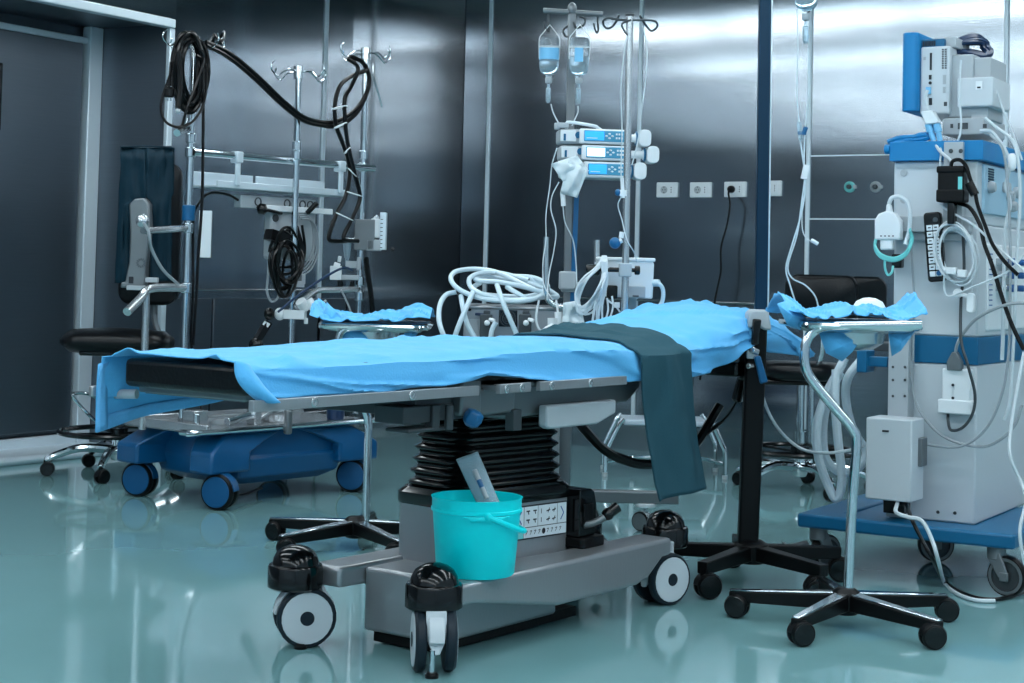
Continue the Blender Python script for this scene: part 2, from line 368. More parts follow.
# chassis: two long beams, the box between them
for nm, y0, y1 in (('n', -0.062, 0.062), ('f', 0.335, 0.455)):
    xe_ = T.on(672, 545, 1, -0.062).x
    mb = MB().prism([(0.0,0.222),(0.0,0.165),(0.11,0.162),(0.5,0.098),(0.93,0.098),(1.0,0.115),(1.08,0.166),(xe_,0.168),(xe_,0.222)], y0, y1, 'y')
    mb.build('chassis_beam', 'base_steel', T, bevel=0.012, seg=3)
MB().box(0.10, 0.66, 0.055, 0.335, 0.035, 0.214).box(0.66, 1.0, 0.09, 0.33, 0.09, 0.214).build('chassis_box', 'base_steel', T, bevel=0.012, seg=3)
MB().box(0.12, 0.80, 0.08, 0.31, 0.006, 0.035).build('plinth', 'rubber', T)
for i, (x, y) in enumerate(cast):
    MB().lathe([(0.07,0.158),(0.077,0.163),(0.077,0.218),(0.074,0.224),(0.066,0.226),(0.062,0.243),(0.052,0.26),(0.036,0.271),(0.018,0.277),(0.001,0.278)], (x, y, 0), n=56).build('bumper', 'black', T)
    camang = math.atan2(*reversed((T.L(EYE)-Vector((x, y, 0))).xy))
    ang = [camang-rad(84), camang+rad(8), camang+rad(222), camang+rad(40)][i]
    x, y = (x, y) if i != 2 else (1.205, -0.005)
    fo = caster_twin(T, (x, y, 0), ang, 0.083, 0.03, 'tyre', 'offwhite', 'offwhite', gap=0.05, hubr=0.02, hub='tyre', slim=True)
    R_ = Matrix.Rotation(ang, 3, 'Z'); sp = [(-0.027,0.165),(0.027,0.165),(0.027,0.12),(0.021,0.085),(0.008,0.058),(-0.008,0.058),(-0.021,0.085),(-0.027,0.12)]
    MB().loft([[Vector((x, y, 0))+R_ @ Vector((p[0], 0.095+0.05*(p[1]-0.06)/0.1*(-0.5)+d_, p[1])) for p in sp] for d_ in (0.0, 0.012)]).build('caster_shield', 'offwhite', T, bevel=0.003)
    if i < 2:
        cd_ = (T.L(EYE)-Vector((x, y, HC))).normalized(); q = Vector((x, y, 0)) + (cd_*0.105 if i == 0 else cd_*0.045+Vector((cd_.y, -cd_.x, 0))*-0.02); q.z = 0
        MB().cyl(q+Vector((0,0,0.012)), q+Vector((0,0,0.07)), 0.007, n=10).mi(1).lathe([(0.018,0),(0.018,0.008),(0.012,0.014)], q, n=16).build('brake_foot', ['chrome', 'rubber'], T)
# column
cxm, cym, ca = 0.515, 0.225, rad(-6.5)
def col(x, y, z): # column local -> table local
    return Vector((cxm+x*math.cos(ca)-y*math.sin(ca), cym+x*math.sin(ca)+y*math.cos(ca), z))
def colring(w, h, r, z, dx=0.0): return [col(p[0]+dx, p[1], z) for p in rrect(0, 0, w, h, r, 5)]
MB().loft([colring(0.515, 0.25, 0.03, 0.205), colring(0.505, 0.245, 0.03, 0.225), colring(0.505, 0.245, 0.03, 0.39)]).build('column_box', 'base_steel', T)
MB().loft([colring(0.515, 0.255, 0.04, 0.375), colring(0.53, 0.265, 0.05, 0.385), colring(0.53, 0.265, 0.05, 0.41), colring(0.50, 0.25, 0.06, 0.425)]).build('column_rim', 'black', T)
rings = []; nb = 8
for k in range(nb*6+1):
    t = k/(nb*6); z = 0.42+t*0.27; ph = 0.5-0.5*math.cos(2*PI*t*nb); sz = 1.03-0.13*min(1, t*1.3)
    ex = 0.03*ph; rings.append(colring(0.455*sz+ex, 0.215*sz+ex, 0.07*sz, z, 0.012*t))
MB().loft(rings).build('bellows', 'black', T, ang=80)
# control label on the near column face
ta_, tb_ = T.on(514, 511, 1, 0.0), T.on(563, 497, 1, 0.0)
yf = -0.1245
def lab(x0, x1, z0, z1, d, m, mb):
    mb.mi(m); P_ = [col(x0, yf-d, z0), col(x1, yf-d, z0), col(x1, yf-d, z1), col(x0, yf-d, z1), col(x0, yf+0.004, z0), col(x1, yf+0.004, z0), col(x1, yf+0.004, z1), col(x0, yf+0.004, z1)]
    mb.add(P_, [(0,1,2,3),(4,7,6,5),(0,4,5,1),(1,5,6,2),(2,6,7,3),(3,7,4,0)])
mb = MB(); X0, X1, Z0, Z1 = 0.0, 0.228, 0.268, 0.362
lab(X0-0.003, X1+0.003, Z0-0.003, Z1+0.003, 0.0015, 1, mb)
zc = Z0+0.032; cutx = [X0, X0+0.036, X0+0.098, X1-0.042, X1]
for a, b in zip(cutx[:-1], cutx[1:]): lab(a+0.0012, b-0.0012, zc+0.0012, Z1-0.001, 0.0022, 0, mb)
lab(X0+0.036, X1-0.001, Z0+0.001, zc-0.0012, 0.0022, 0, mb); lab(X0+0.001, X0+0.034, Z0+0.001, zc-0.0012, 0.0022, 3, mb)
def stroke(x0, z0, x1, z1, wd, m):
    mb.mi(m); a = Vector((x0, z0)); b = Vector((x1, z1)); n_ = (b-a).normalized(); n_ = Vector((-n_.y, n_.x))*wd/2
    q = [a-n_, b-n_, b+n_, a+n_]; P_ = [col(p.x, yf-0.003, p.y) for p in q]; mb.add(P_, [(0,1,2,3)])
zm = (zc+Z1)/2
for s_, xx in ((-1, X0+0.018), (1, X1-0.021)):
    stroke(xx-s_*0.007, zm+0.02, xx+s_*0.007, zm, 0.004, 2); stroke(xx+s_*0.007, zm, xx-s_*0.007, zm-0.02, 0.004, 2)
for xx in (0.053, 0.083):
    for zz in (zm+0.013, zm-0.013):
        stroke(xx-0.008, zz+0.004, xx+0.008, zz+0.004, 0.004, 1); stroke(xx, zz+0.003, xx+0.003, zz-0.006, 0.004, 1)
for j, xx in enumerate((0.112, 0.142, 0.168)):
    for zz in (zm+0.013, zm-0.013):
        stroke(xx, zz-0.007, xx+(0.0 if j == 0 else 0.006), zz+0.007, 0.003, 1)
        if j: stroke(xx-0.007, zz-0.002, xx+0.009, zz+0.001, 0.004, 1)
for j in range(9):
    xx = X0+0.048+j*0.019
    if j == 4:
        mb.mi(1); mb.add([col(xx+0.008*math.cos(2*PI*q/14), yf-0.003, (Z0+zc)/2+0.009*math.sin(2*PI*q/14)) for q in range(14)], [tuple(range(14))])
    else: stroke(xx-0.004, (Z0+zc)/2-0.006, xx+0.004, (Z0+zc)/2+0.006, 0.0022, 1); stroke(xx-0.005, (Z0+zc)/2+0.004, xx+0.002, (Z0+zc)/2+0.006, 0.0022, 1)
o = mb.build('control_label', ['label', 'ink', 'inkblue', 'teal'], T); o['label'] = 'white pictogram label with blue arrows'
# top frame
mb = MB().box(0.05, 0.93, 0.02, 0.38, 0.668, 0.72).prism([(0.30,0.64),(0.95,0.66),(1.02,0.70),(1.02,0.735),(0.30,0.735)], 0.0, 0.40, 'y').box(0.06, 0.15, -0.03, 0.43, 0.665, 0.765)
mb.box(0.15, 0.32, -0.02, 0.42, 0.66, 0.735)
mb.build('top_frame', 'grey', T, bevel=0.008)
MB().prism([(0.44,0.675),(0.81,0.675),(0.81,0.635),(0.71,0.607),(0.46,0.607),(0.44,0.615)], -0.045, -0.015, 'y').build('guard_plate', 'lgrey', T, bevel=0.006)
def bolts(mb, xs, z, y):
    for x in xs: mb.mi(1).lathe([(0.012,0),(0.012,0.003),(0.008,0.004),(0.001,0.002)], (x, y, z), (0,-1,0), 14)
for x0, x1, zz, bs in ((-0.78, 0.062, 0.737, (-0.58, -0.22)), (0.155, 0.30, 0.737, (0.185, 0.255)), (0.345, 0.80, 0.737, (0.40, 0.60))):
    mb = MB().box(x0, x1, -0.088, -0.072, zz-0.013, zz+0.013)
    for x in bs: mb.box(x-0.012, x+0.012, -0.074, 0.0, zz-0.008, zz+0.008)
    bolts(mb, bs, zz, -0.088); mb.build('side_rail', ['base_steel', 'steel'], T, bevel=0.004)
mb = MB().box(-0.78, 1.0, 0.468, 0.484, 0.724, 0.75)
for x in (-0.6, -0.2, 0.4, 0.8): mb.box(x-0.012, x+0.012, 0.40, 0.47, 0.73, 0.745)
mb.build('side_rail', 'base_steel', T, bevel=0.004)
MB().box(-0.70, 0.06, 0.02, 0.37, 0.735, 0.757).mi(1).box(-0.71, -0.68, 0.01, 0.38, 0.738, 0.757).build('leg_plate', ['dkgrey', 'grey'], T, bevel=0.004)
MB().cyl(T.on(106, 394, 1, 0.50), T.on(137, 394, 1, 0.42), 0.012).build('release_handle', 'lgrey', T)
# hinge gear left of the column
mb = MB().box(-0.10, 0.06, 0.0, 0.40, 0.668, 0.724).box(-0.17, -0.05, -0.02, 0.08, 0.655, 0.70).box(-0.16, 0.0, -0.03, 0.05, 0.632, 0.642).cyl((0.0,-0.035,0.632),(0.0,-0.035,0.70),0.012).box(-0.06,-0.03,-0.03,0.0,0.64,0.70)
mb.box(-0.02, 0.30, -0.005, 0.02, 0.655, 0.70).box(0.30, 0.34, -0.03, 0.0, 0.61, 0.67)
mb.build('hinge_bracket', 'dkgrey', T, bevel=0.003)
q = T.on(473, 418, 1, -0.05)
MB().lathe([(0.012,0.022),(0.025,0.018),(0.028,0.0),(0.024,-0.016),(0.012,-0.025),(0.001,-0.026)], q, (0.2,-0.5,1), n=6).build('lock_knob', 'midblue', T, bevel=0.004)
# mattress pads
for x0, x1 in ((-0.755, -0.02), (0.0, 1.02)):
    MB().box(x0, x1, -0.035, 0.385 if x0 < -0.5 else 0.435, 0.754, 0.823).build('mattress_pad', 'leather', T, bevel=0.014, seg=3)
def headz(x):   # top surface of the raised back and head sections
    P_ = [(0.95, 0.828), (1.2, 0.855), (1.5, 0.905), (1.75, 0.938), (1.9, 0.93), (2.05, 0.865), (2.15, 0.83)]
    for (a, za), (b, zb) in zip(P_[:-1], P_[1:]):
        if x <= b: t = max(0, (x-a)/(b-a)); return za+(zb-za)*t
    return P_[-1][1]
xs = [1.04+0.9*i/10 for i in range(11)]
mb = MB().prism([(x, headz(x)-0.035) for x in xs]+[(x, headz(x)-0.075) for x in reversed(xs)], 0.03, 0.37, 'y'); mb.build('mattress_pad', 'leather', T, bevel=0.012)
mb = MB().prism([(x, headz(x)-0.09) for x in xs]+[(x, headz(x)-0.125) for x in reversed(xs)], 0.03, 0.37, 'y'); mb.build('back_plate', 'dkgrey', T, bevel=0.006)
mb = MB().prism([(x, headz(x)-0.115) for x in xs[1:6]]+[(x, headz(x)-0.14) for x in reversed(xs[1:6])], -0.022, -0.006, 'y').box(1.15, 1.17, -0.01, 0.05, 0.74, 0.77).box(1.42,1.44,-0.01,0.05,0.79,0.815)
mb.build('side_rail', 'base_steel', T, bevel=0.003)
q0 = T.on(687, 366, 1, -0.03); mb = MB().obox((q0.x, -0.03, q0.z-0.02), (0.05, 0.03, 0.10)).mi(1).cyl((q0.x+0.03,-0.04,q0.z-0.01),(q0.x+0.03,-0.06,q0.z-0.01),0.012)
mb.build('rail_clamp', ['dkgrey', 'midblue'], T, bevel=0.004)
mb = MB().box(1.60, 1.78, -0.03, 0.36, 0.715, 0.765).box(1.66, 1.72, -0.05, 0.0, 0.70, 0.80)
mb.build('head_bracket', 'black', T, bevel=0.01)

# ------------------------------------------------------------------ drape over the table
ST = [ # x, near hem z, near top z, far top z, crown z
 (-0.765,0.762,0.835,0.835,0.838),(-0.70,0.752,0.833,0.836,0.838),(-0.4,0.748,0.833,0.838,0.840),(-0.03,0.757,0.836,0.842,0.844),(0.12,0.775,0.84,0.844,0.846),(0.25,0.765,0.847,0.846,0.852),
 (0.48,0.742,0.85,0.846,0.856),(0.70,0.733,0.848,0.846,0.856),(0.92,0.727,0.84,0.846,0.852),(1.1,0.725,0.835,0.855,0.862),(1.31,0.735,0.845,0.88,0.887),(1.45,0.765,0.872,0.905,0.912),
 (1.62,0.826,0.905,0.925,0.942),(1.75,0.86,0.912,0.935,0.953),(1.9,0.83,0.895,0.92,0.945),(2.03,0.765,0.86,0.885,0.90),(2.10,0.75,0.82,0.85,0.86)]
def stat(x, k):
    for a, b in zip(ST[:-1], ST[1:]):
        if x <= b[0]: t = (x-a[0])/(b[0]-a[0]); return a[k]+(b[k]-a[k])*t
    return ST[-1][k]
def nz(x, y, z, s=1.0): return noise.noise(Vector((x*s, y*s, z*s)))
def drape_pt(s, t):
    x = -0.765+s*2.865
    nh, nt_, ft, cr = (stat(x, k) for k in (1, 2, 3, 4))
    yn, yf_ = -0.055, 0.455
    foot = max(0, 1-(x+0.765)/0.5)
    fh = 0.74-0.02*foot
    cr_ = nz(x, t*2, 3, 3.0); w1 = nz(x*6+t*5, t*3, 1)*0.004+nz(x*16, t*9-x*6, 5)*0.0022
    for (fa, fb, sd) in ((2.2, 3.0, 21), (3.5, -2.5, 33), (1.2, 5.0, 47)):
        w1 += 0.013*max(0, 1-abs(nz(x*fa*1.6+t*fb, x*0.9-t*2, sd))*8)*max(0, nz(x*1.7, t*2, sd+5)+0.3)
    if x > 1.05: w1 = w1*1.8+abs(nz(x*5-t*4, t*5, 8))*0.016
    if t < 0.25:
        q = t/0.25; z = nh+(nt_-0.012-nh)*q; y = yn-0.012*(1-q)+nz(x*4, q, 2)*0.014*(1-q)-0.014*max(0, 1-abs(nz(x*3.0+q*1.6, q*0.7, 61))*7)-(0.03*max(0, nz(x*7, q, 71)) if x > 1.2 else 0)
        z += nz(x*7, q*1.5, 7)*0.007*(1-q*0.5)
    elif t < 0.75:
        q = (t-0.25)/0.5; y = -0.035+q*0.47; z = nt_+(ft-nt_)*q+(cr-(nt_+ft)/2)*math.sin(PI*q)*0.9+w1
        e = min(q, 1-q); z -= 0.016*max(0, 1-e/0.10)**2
    else:
        q = (t-0.75)/0.25; z = ft-0.012-(ft-0.012-fh)*q; y = yf_+0.01*q+nz(x*3, q, 11)*0.008*q
    return (x, y, z)
D1 = Thing('surgical_drape', 'light blue surgical drape spread over the operating table', 'drape', TB, TA)
MB().grid(drape_pt, 220, 64).build('sheet', 'drape', D1, solid=0.003, ang=70)
# free panel that hangs past the foot end on the far side, with its doubled hem
fl = [D1.on(u, v, 1, 0.47) for u, v in ((246, 352), (122, 356), (96, 364), (93, 432), (145, 417), (262, 391))]
def flap(s, t):
    a = fl[0].lerp(fl[1], s) if s < 0.8 else fl[1].lerp(fl[2], (s-0.8)/0.2)
    bq = [fl[5], fl[4], fl[3]]; b = bq[0].lerp(bq[1], s/0.667) if s < 0.667 else bq[1].lerp(bq[2], (s-0.667)/0.333)
    p = a.lerp(b, t); p.y = 0.462+0.012*t+0.012*math.sin(s*9+t*2)*t-0.02*max(0, s-0.85); return p
MB().grid(flap, 24, 12).build('hanging_panel', 'drape', D1, solid=0.003, ang=60)
mb = MB()
mb.grid(lambda s, t: flap(s, 0.80+0.205*t)+Vector((0, -0.004, 0)), 24, 3); mb.grid(lambda s, t: flap(0.93+0.075*t, s)+Vector((0, -0.004, 0)), 10, 3)
mb.build('hem', 'hem', D1, solid=0.003)
# turned back corner fold at the foot
c0 = [D1.on(u, v, 1, -0.05) for u, v in ((236, 361), (250, 365), (262, 352), (247, 366), (240, 370), (253, 401), (268, 402), (265, 385))]
def fold(s, t):
    a = c0[0].lerp(c0[1], s); b = c0[5].lerp(c0[6], s)
    p = a.lerp(b, t); p.x -= 0.028*math.sin(PI*t)*(1-s); p.y = -0.045-0.03*math.sin(PI*s)*(0.3+t)-0.025*t; return p
MB().grid(fold, 10, 12).build('folded_corner', 'drape', D1, solid=0.003, ang=70)
# head end corner hanging down behind the black post
hc = [D1.on(u, v, 1, -0.04) for u, v in ((742, 318), (770, 330), (801, 356), (790, 357), (768, 352), (742, 344))]
def tip(s, t):
    a = hc[0].lerp(hc[1], s/0.5) if s < 0.5 else hc[1].lerp(hc[2], (s-0.5)/0.5)
    b = hc[5].lerp(hc[4], s/0.5) if s < 0.5 else hc[4].lerp(hc[2], (s-0.5)/0.5)
    p = a.lerp(b, t); p.y = -0.05-0.02*math.sin(PI*t)+0.01*math.sin(7*s+5*t); return p
MB().grid(tip, 14, 8).build('hanging_corner', 'drape', D1, solid=0.003, ang=70)

# ------------------------------------------------------------------ slate cloth across the table
def cloth_pt(s, t):
    q = s
    if t < 0.5:    # hanging near side, hem first
        k = t/0.5; z = 0.365+(0.822-0.365)*k; x0 = 0.975+(0.885-0.975)*k; x1 = 1.275+(1.19-1.275)*k
        x = x0+(x1-x0)*q; y = -0.112+0.03*math.sin(PI*k)*0.3+0.012*math.sin(q*7+k*2)+0.008*nz(q*5, k*4, 3)+(0.02*k)
        z += 0.015*(q-0.5)*(1-k)
    else:
        k = (t-0.5)/0.5; x = 0.885+(1.19-0.885)*q+0.03*k*(0.5-q); yy = -0.08+k*0.55; y = yy
        dp = drape_pt((x+0.765)/2.865, 0.25+0.5*min(1, max(0, (yy+0.035)/0.47)))
        z = dp[2]+0.007+0.004*nz(x*9, yy*7, 4)+0.003; r_ = max(0, 1-(k/0.09)); z -= 0.022*r_*r_
        if k > 0.94: z -= (k-0.94)*1.2
    return (x, y, z)
o = MB().grid(cloth_pt, 40, 70).build('folded_cloth', 'cloth', None, solid=0.006, ang=70); o.location = TB; o.rotation_euler = (0, 0, TA)
tag(o, 'slate green cloth laid across the operating table, hanging down its side', 'cloth')

# ------------------------------------------------------------------ bucket and pouch
bq = T.w((0.197, 0.014, 0.2225))
B = Thing('bucket', 'turquoise plastic bucket standing on the wheeled table base', 'bucket', bq, YAW)
h_ = 0.212
MB().lathe([(0.001,0.004),(0.102,0.004),(0.104,0.0),(0.108,0.004),(0.1215,h_-0.045),(0.1225,h_-0.04),(0.1265,h_-0.038),(0.1265,h_-0.03),(0.124,h_-0.028),(0.1245,h_-0.006),(0.1275,h_),(0.121,h_),(0.117,h_-0.03),(0.103,0.01),(0.001,0.01)], n=48, cap=False).build('bucket_body', 'cyan', B, ang=50)
a0 = rad(-75); pv = [Vector((0.124*math.cos(a0), 0.124*math.sin(a0), h_-0.04)), Vector((-0.124*math.cos(a0), -0.124*math.sin(a0), h_-0.04))]
n_ = Vector((-math.sin(a0), math.cos(a0), 0))*-1; n_ = Vector((math.cos(rad(15)), math.sin(rad(15)), 0))
pts = [pv[0].lerp(pv[1], 0.5)+(pv[0]-pv[1])*0.5*math.cos(PI*k/12)*(1.03)+n_*0.134*math.sin(PI*k/12)+Vector((0,0,-0.055*math.sin(PI*k/12))) for k in range(13)]
mb = MB().tube(pts, 0.0075, 8, 3)
for p_ in pv: mb.ball(p_, (0.012, 0.012, 0.012), 10, 6)
mb.build('bucket_handle', 'cyan', B)
mb = MB().grid(lambda s, t: (0.126*math.cos(rad(-105+60*s)), 0.126*math.sin(rad(-105+60*s)), h_-0.04-0.014*t*(1 if 0.12 < s < 0.88 else 0.4)), 20, 2); mb.build('rim_tab', 'cyan', B, solid=0.003)
pq = [B.p(455, 463), B.p(477, 455), B.p(497, 498), B.p(478, 507)]
for q in pq: q.y += 0.02
mb = MB()
def pouch(s, t):
    a = pq[0].lerp(pq[1], s); b = pq[3].lerp(pq[2], s); b = b+(b-a)*0.5
    p = a.lerp(b, t); p.y += 0.09*(1-t)-0.03-0.012*math.sin(PI*s)*(1 if t > 0.15 else 0)+0.004*math.sin(9*t); return p
mb.grid(pouch, 10, 20)
o = mb.build('pouch_film', 'clear', None, solid=0.001); pk = Thing('sterile_pouch', 'clear pouch with a blue tipped syringe sticking out of the bucket', 'pouch', bq, YAW)
o.parent = pk.o
MB().grid(lambda s, t: pouch(s, t)+Vector((0, 0.006, 0)), 8, 16).build('paper_back', 'pouch', pk, solid=0.001)
a, b = pouch(0.55, 0.22), pouch(0.55, 0.62)
MB().cyl(a+Vector((0,0.002,0)), a.lerp(b, 0.35), 0.008, n=10).mi(1).cyl(a.lerp(b, 0.35), a.lerp(b, 0.62), 0.007, n=10).mi(0).cyl(a.lerp(b, 0.62), b, 0.007, n=10).build('syringe', ['lgrey', 'midblue'], pk)

# ------------------------------------------------------------------ foot switch on the chassis
q = T.on(588, 537, 2, 0.2225); FSl = Vector((0.80, 0.10, 0.2225))
F = Thing('foot_switch', 'black foot switch with grey hose, behind the column on the table base', 'foot switch', T.w(FSl), TA)
MB().prism(rrect(0.0, 0.0, 0.13, 0.17, 0.02), 0.0, 0.03).build('switch_base', 'rubber', F, bevel=0.004)
mb = MB(); mb.prism([(-0.05,0.03),(0.035,0.03),(0.045,0.12),(0.03,0.165),(0.01,0.175),(-0.05,0.175)], -0.06, 0.075, 'y'); mb.mi(1).box(-0.03, 0.02, -0.064, -0.058, 0.06, 0.13); mb.build('switch_housing', ['black', 'rubber'], F, bevel=0.012, seg=3)
P_ = [F.p(u, v, d) for u, v, d in ((571, 524, -0.02), (585, 525, -0.05), (598, 521, -0.05), (608, 514, -0.04))]
MB().tube(P_, 0.011, 10).mi(1).cyl(P_[-1], P_[-1]+(F.p(616, 508, -0.03)-P_[-1])*1.2, 0.016, 0.018).ball(P_[-1], 0.02).build('hose_connector', ['grey', 'black'], F)

# ------------------------------------------------------------------ handset and its coiled lead, thick black hose
hb = T.w(T.on(741, 392, 1, 0.02))
H = Thing('table_handset', 'black table remote hanging under the raised head end', 'handset', hb, YAW)
a, b = H.p(745, 366), H.p(736, 402)
ax = (b-a).normalized(); mb = MB().beam(a, b, 0.05, 0.028, 0.06, 0.03, up=(1,0,0)); mb.build('handset_body', 'black', H, bevel=0.008)
fa = H.p(751, 372, -0.03)-H.p(0,0)*0
MB().beam(H.p(750, 370, -0.01), H.p(744, 402, -0.01), 0.012, 0.03, up=(1,0,0)).build('keypad', 'label', H, bevel=0.002)
cp = spline([H.p(*q) for q in ((737, 402, 0), (722, 425, 0.05))], 1); c2 = H.p(690, 447, 0.1); c1 = H.p(720, 423, 0.05)
hel = [c1.lerp(c2, k/120)+Vector((0.013*math.cos(k*0.9), 0.013*math.sin(k*0.9), 0.006*math.cos(k*0.9))) for k in range(121)]
MB().tube([H.p(737, 401), H.p(729, 414, 0.03), c1], 0.004, 6, 4).tube(hel, 0.004, 5, 1).tube([c2, H.p(675, 452, 0.12), H.p(655, 440, 0.14)], 0.004, 6, 3).build('coiled_lead', 'cable_b', H)
wire('hose', 'thick black hose looping from under the table towards the slate cloth', 'hose', [D(*q) for q in ((575, 418, 5.65), (585, 430, 5.65), (602, 448, 5.7), (622, 459, 5.75), (650, 464, 5.8), (690, 450, 5.85), (720, 405, 5.9))], 0.017, 'cable_b')
# ------------------------------------------------------------------ instrument (mayo) stands
def mayo(label, base, zt, R, a0, post, tray, arm_side, cover_label, seed, tx0, tx1, flaps, prof):
    t = Thing('instrument_stand', label, 'stand', base, YAW, None)
    star_base(t, R, 0.088, a0, 'matblack', 'chrome', cr=0.036)
    p = [t.p(*q) for q in post]
    MB().tube(p, 0.0155, 14, 4).build('post', 'chrome', t)
    y0, y1 = -0.03, 0.44
    # tray frame: rim tube, basin inside
    rim = []
    for q in rrect((tx0+tx1)/2, (y0+y1)/2, tx1-tx0, y1-y0, 0.05, 5): rim.append(Vector((q[0], q[1], zt)))
    MB().tube(rim, 0.0125, 10, 1, True).build('tray_frame', 'chrome', t)
    mb = MB(); w_, d_ = tx1-tx0, y1-y0; cx, cy = (tx0+tx1)/2, (y0+y1)/2
    rg = [[(q[0], q[1], z) for q in rrect(cx, cy, w_*k, d_*k, 0.05, 4)] for k, z in ((1.0, zt+0.014), (0.96, zt+0.012), (0.93, zt-0.012), (0.86, zt-0.022))]
    mb.loft(rg); mb.build('tray', 'steel', t)
    bc = [[(cx+r*math.cos(2*PI*i/28)*1.0, cy-0.1+r*math.sin(2*PI*i/28), z) for i in range(28)] for r, z in ((0.095, zt-0.02), (0.09, zt-0.055), (0.06, zt-0.075), (0.01, zt-0.08))]
    MB().loft(bc).build('basin', 'steel', t)
    # crumpled cover lying on the tray
    c = Thing('tray_drape', cover_label, 'drape', base, YAW)
    def top(s, q):
        x = tx0-0.045+s*(tx1-tx0+0.06); y = y0-0.005+q*(y1-y0)*0.95
        n1 = noise.noise(Vector((x*7+seed, y*6, seed))); n2 = noise.noise(Vector((x*15+y*5+seed*3, y*8, 2)))
        u_ = s*(len(prof)-1); i_ = min(int(u_), len(prof)-2); hz_ = prof[i_]+(prof[i_+1]-prof[i_])*(u_-i_)
        k = 0.25+0.75*math.sin(PI*min(1, 0.08+q*0.95)); z = zt+0.016+hz_*k+n1*0.018+max(0, 1-abs(n2)*7)*0.012
        if s < 0.1: y += (0.1-s)*0.5
        return (x, y, z)
    MB().grid(top, 64, 40).build('sheet', 'drape', c, solid=0.002, ang=18)
    for fl_ in flaps:
        mb = MB()
        pt = [t.p(u, v, y0+0.05+0.02*(i % 2)) for i, (u, v) in enumerate(fl_)]
        n = len(pt); ce = sum(pt, Vector())/n; ce.y -= 0.025
        mb.add(pt+[ce], [(i, (i+1) % n, n) for i in range(n)])
        mb.build('hanging_fold', 'drape', c, solid=0.002, ang=10)
    return t
mayo('chrome instrument stand with draped tray, its crooked post beside the grey suction box', W(1.05, 5.06), 0.917, 0.345, rad(-125),
     [(848,597),(850,545),(853,490),(856.5,444),(853,430),(840,414),(822,393),(808,374),(804.5,358),(806,343),(813,332),(826,326.5,-0.02),(850,325.5,-0.03),(890,325,-0.03),(921,324.5,-0.03)], None, 1,
     'crumpled light blue drape on the tray beside the anaesthesia machine', 3.3, -0.145, 0.215,
     [[(818,330),(866,332),(852,352),(842,361),(826,353)], [(888,332),(915,331),(901,350),(892,356)], [(777,304),(786,301),(806,318),(800,330),(787,324)]], (0.075,0.05,0.028,0.03,0.045,0.06,0.04,0.05,0.035,0.022,0.035,0.085))
mayo('chrome instrument stand with draped tray behind the foot end of the operating table', W(-0.565, 6.27), 0.838, 0.36, rad(-131),
     [(366,521),(367,480),(368,440),(368.5,424),(366,412),(358,398),(346,380),(340,362),(338,345),(341,333),(348,328),(365,327)], None, -1,
     'crumpled light blue drape on the tray behind the foot end', 7.7, -0.155, 0.25,
     [[(342,329),(378,331),(372,342),(356,350),(340,346)], [(404,331),(420,331),(412,340),(406,343)], [(322,318),(327,302),(336,312),(345,321),(338,326),(326,324)]], (0.075,0.045,0.022,0.012,0.014,0.02,0.032,0.036,0.036,0.06,0.062,0.04))
wb = W(1.04, 5.05)
t0 = Thing('steel_bowl', 'white upturned bowl under the crumpled drape of the tray near the machine', 'bowl', wb, YAW)
MB().lathe([(0.058,0),(0.056,0.02),(0.042,0.045),(0.02,0.056),(0.001,0.058)], t0.p(869, 314, 0.22)+Vector((0,0,-0.005)), n=24).build('bowl_body', 'white', t0); t0.o.name = 'bowl'

# ------------------------------------------------------------------ black pole stand with the blue-tinted pole
S = Thing('pole_stand', 'black five-armed floor stand carrying a tall steel pole at the head of the operating table', 'stand', W(0.855, 5.71), YAW)
star_base(S, 0.33, 0.125, rad(-126), 'matblack', None, cr=0.042, hubr=0.06, thick=(0.055, 0.04), tipz=0.105)
a = S.p(747, 560); b = S.p(757, 318); zc_ = 0.0
MB().beam((a.x, 0, 0.10), (b.x, 0, b.z), 0.07, 0.05, up=(0,1,0)).build('post', 'matblack', S, bevel=0.008)
top_ = S.p(767, -20)
MB().beam((b.x+0.015, 0.012, b.z-0.02), (top_.x-0.005, 0.012, 2.25), 0.042, 0.03, up=(0,1,0)).mi(1).beam((b.x+0.038, 0.012, b.z), (top_.x+0.018, 0.012, 2.25), 0.006, 0.034, up=(0,1,0)).build('pole', ['polebl', 'alu'], S, bevel=0.004)
MB().prism([(b.x-0.037,b.z-0.035),(b.x-0.037,b.z+0.018),(b.x-0.022,b.z+0.03),(b.x+0.032,b.z+0.03),(b.x+0.046,b.z-0.04),(b.x+0.02,b.z-0.04),(b.x+0.0,b.z-0.028)], -0.045, 0.045, 'y').build('clamp_head', 'lgrey', S, bevel=0.008)
MB().beam(S.p(757, 319, -0.055), S.p(754.5, 345, -0.055), 0.03, 0.02, 0.024, 0.016, up=(0,1,0)).build('clamp_lever', 'black', S, bevel=0.005)
MB().cyl(S.p(757, 352, -0.05), S.p(752, 350, -0.07), 0.012).cyl(S.p(752, 366, -0.03), S.p(748, 366, -0.05), 0.01).box(b.x-0.04, b.x+0.0, -0.05, -0.03, S.p(750,357).z-0.004, S.p(750,349).z).build('clamp_screw', 'steel', S, bevel=0.002)
MB().beam(S.p(757, 356, -0.06), S.p(764, 383, -0.06), 0.022, 0.016, 0.028, 0.022, up=(0,1,0)).build('blue_handle', 'midblue', S, bevel=0.006)
MB().tube([(top_.x, 0.012, 2.2), (top_.x+0.05, 0.0, 2.23), (S.p(803,0).x-0.02, 0.0, 2.235), (S.p(803,0).x, 0, 2.22), (S.p(803,0).x, 0, 2.20)], 0.006, 8).build('hook', 'steel', S)
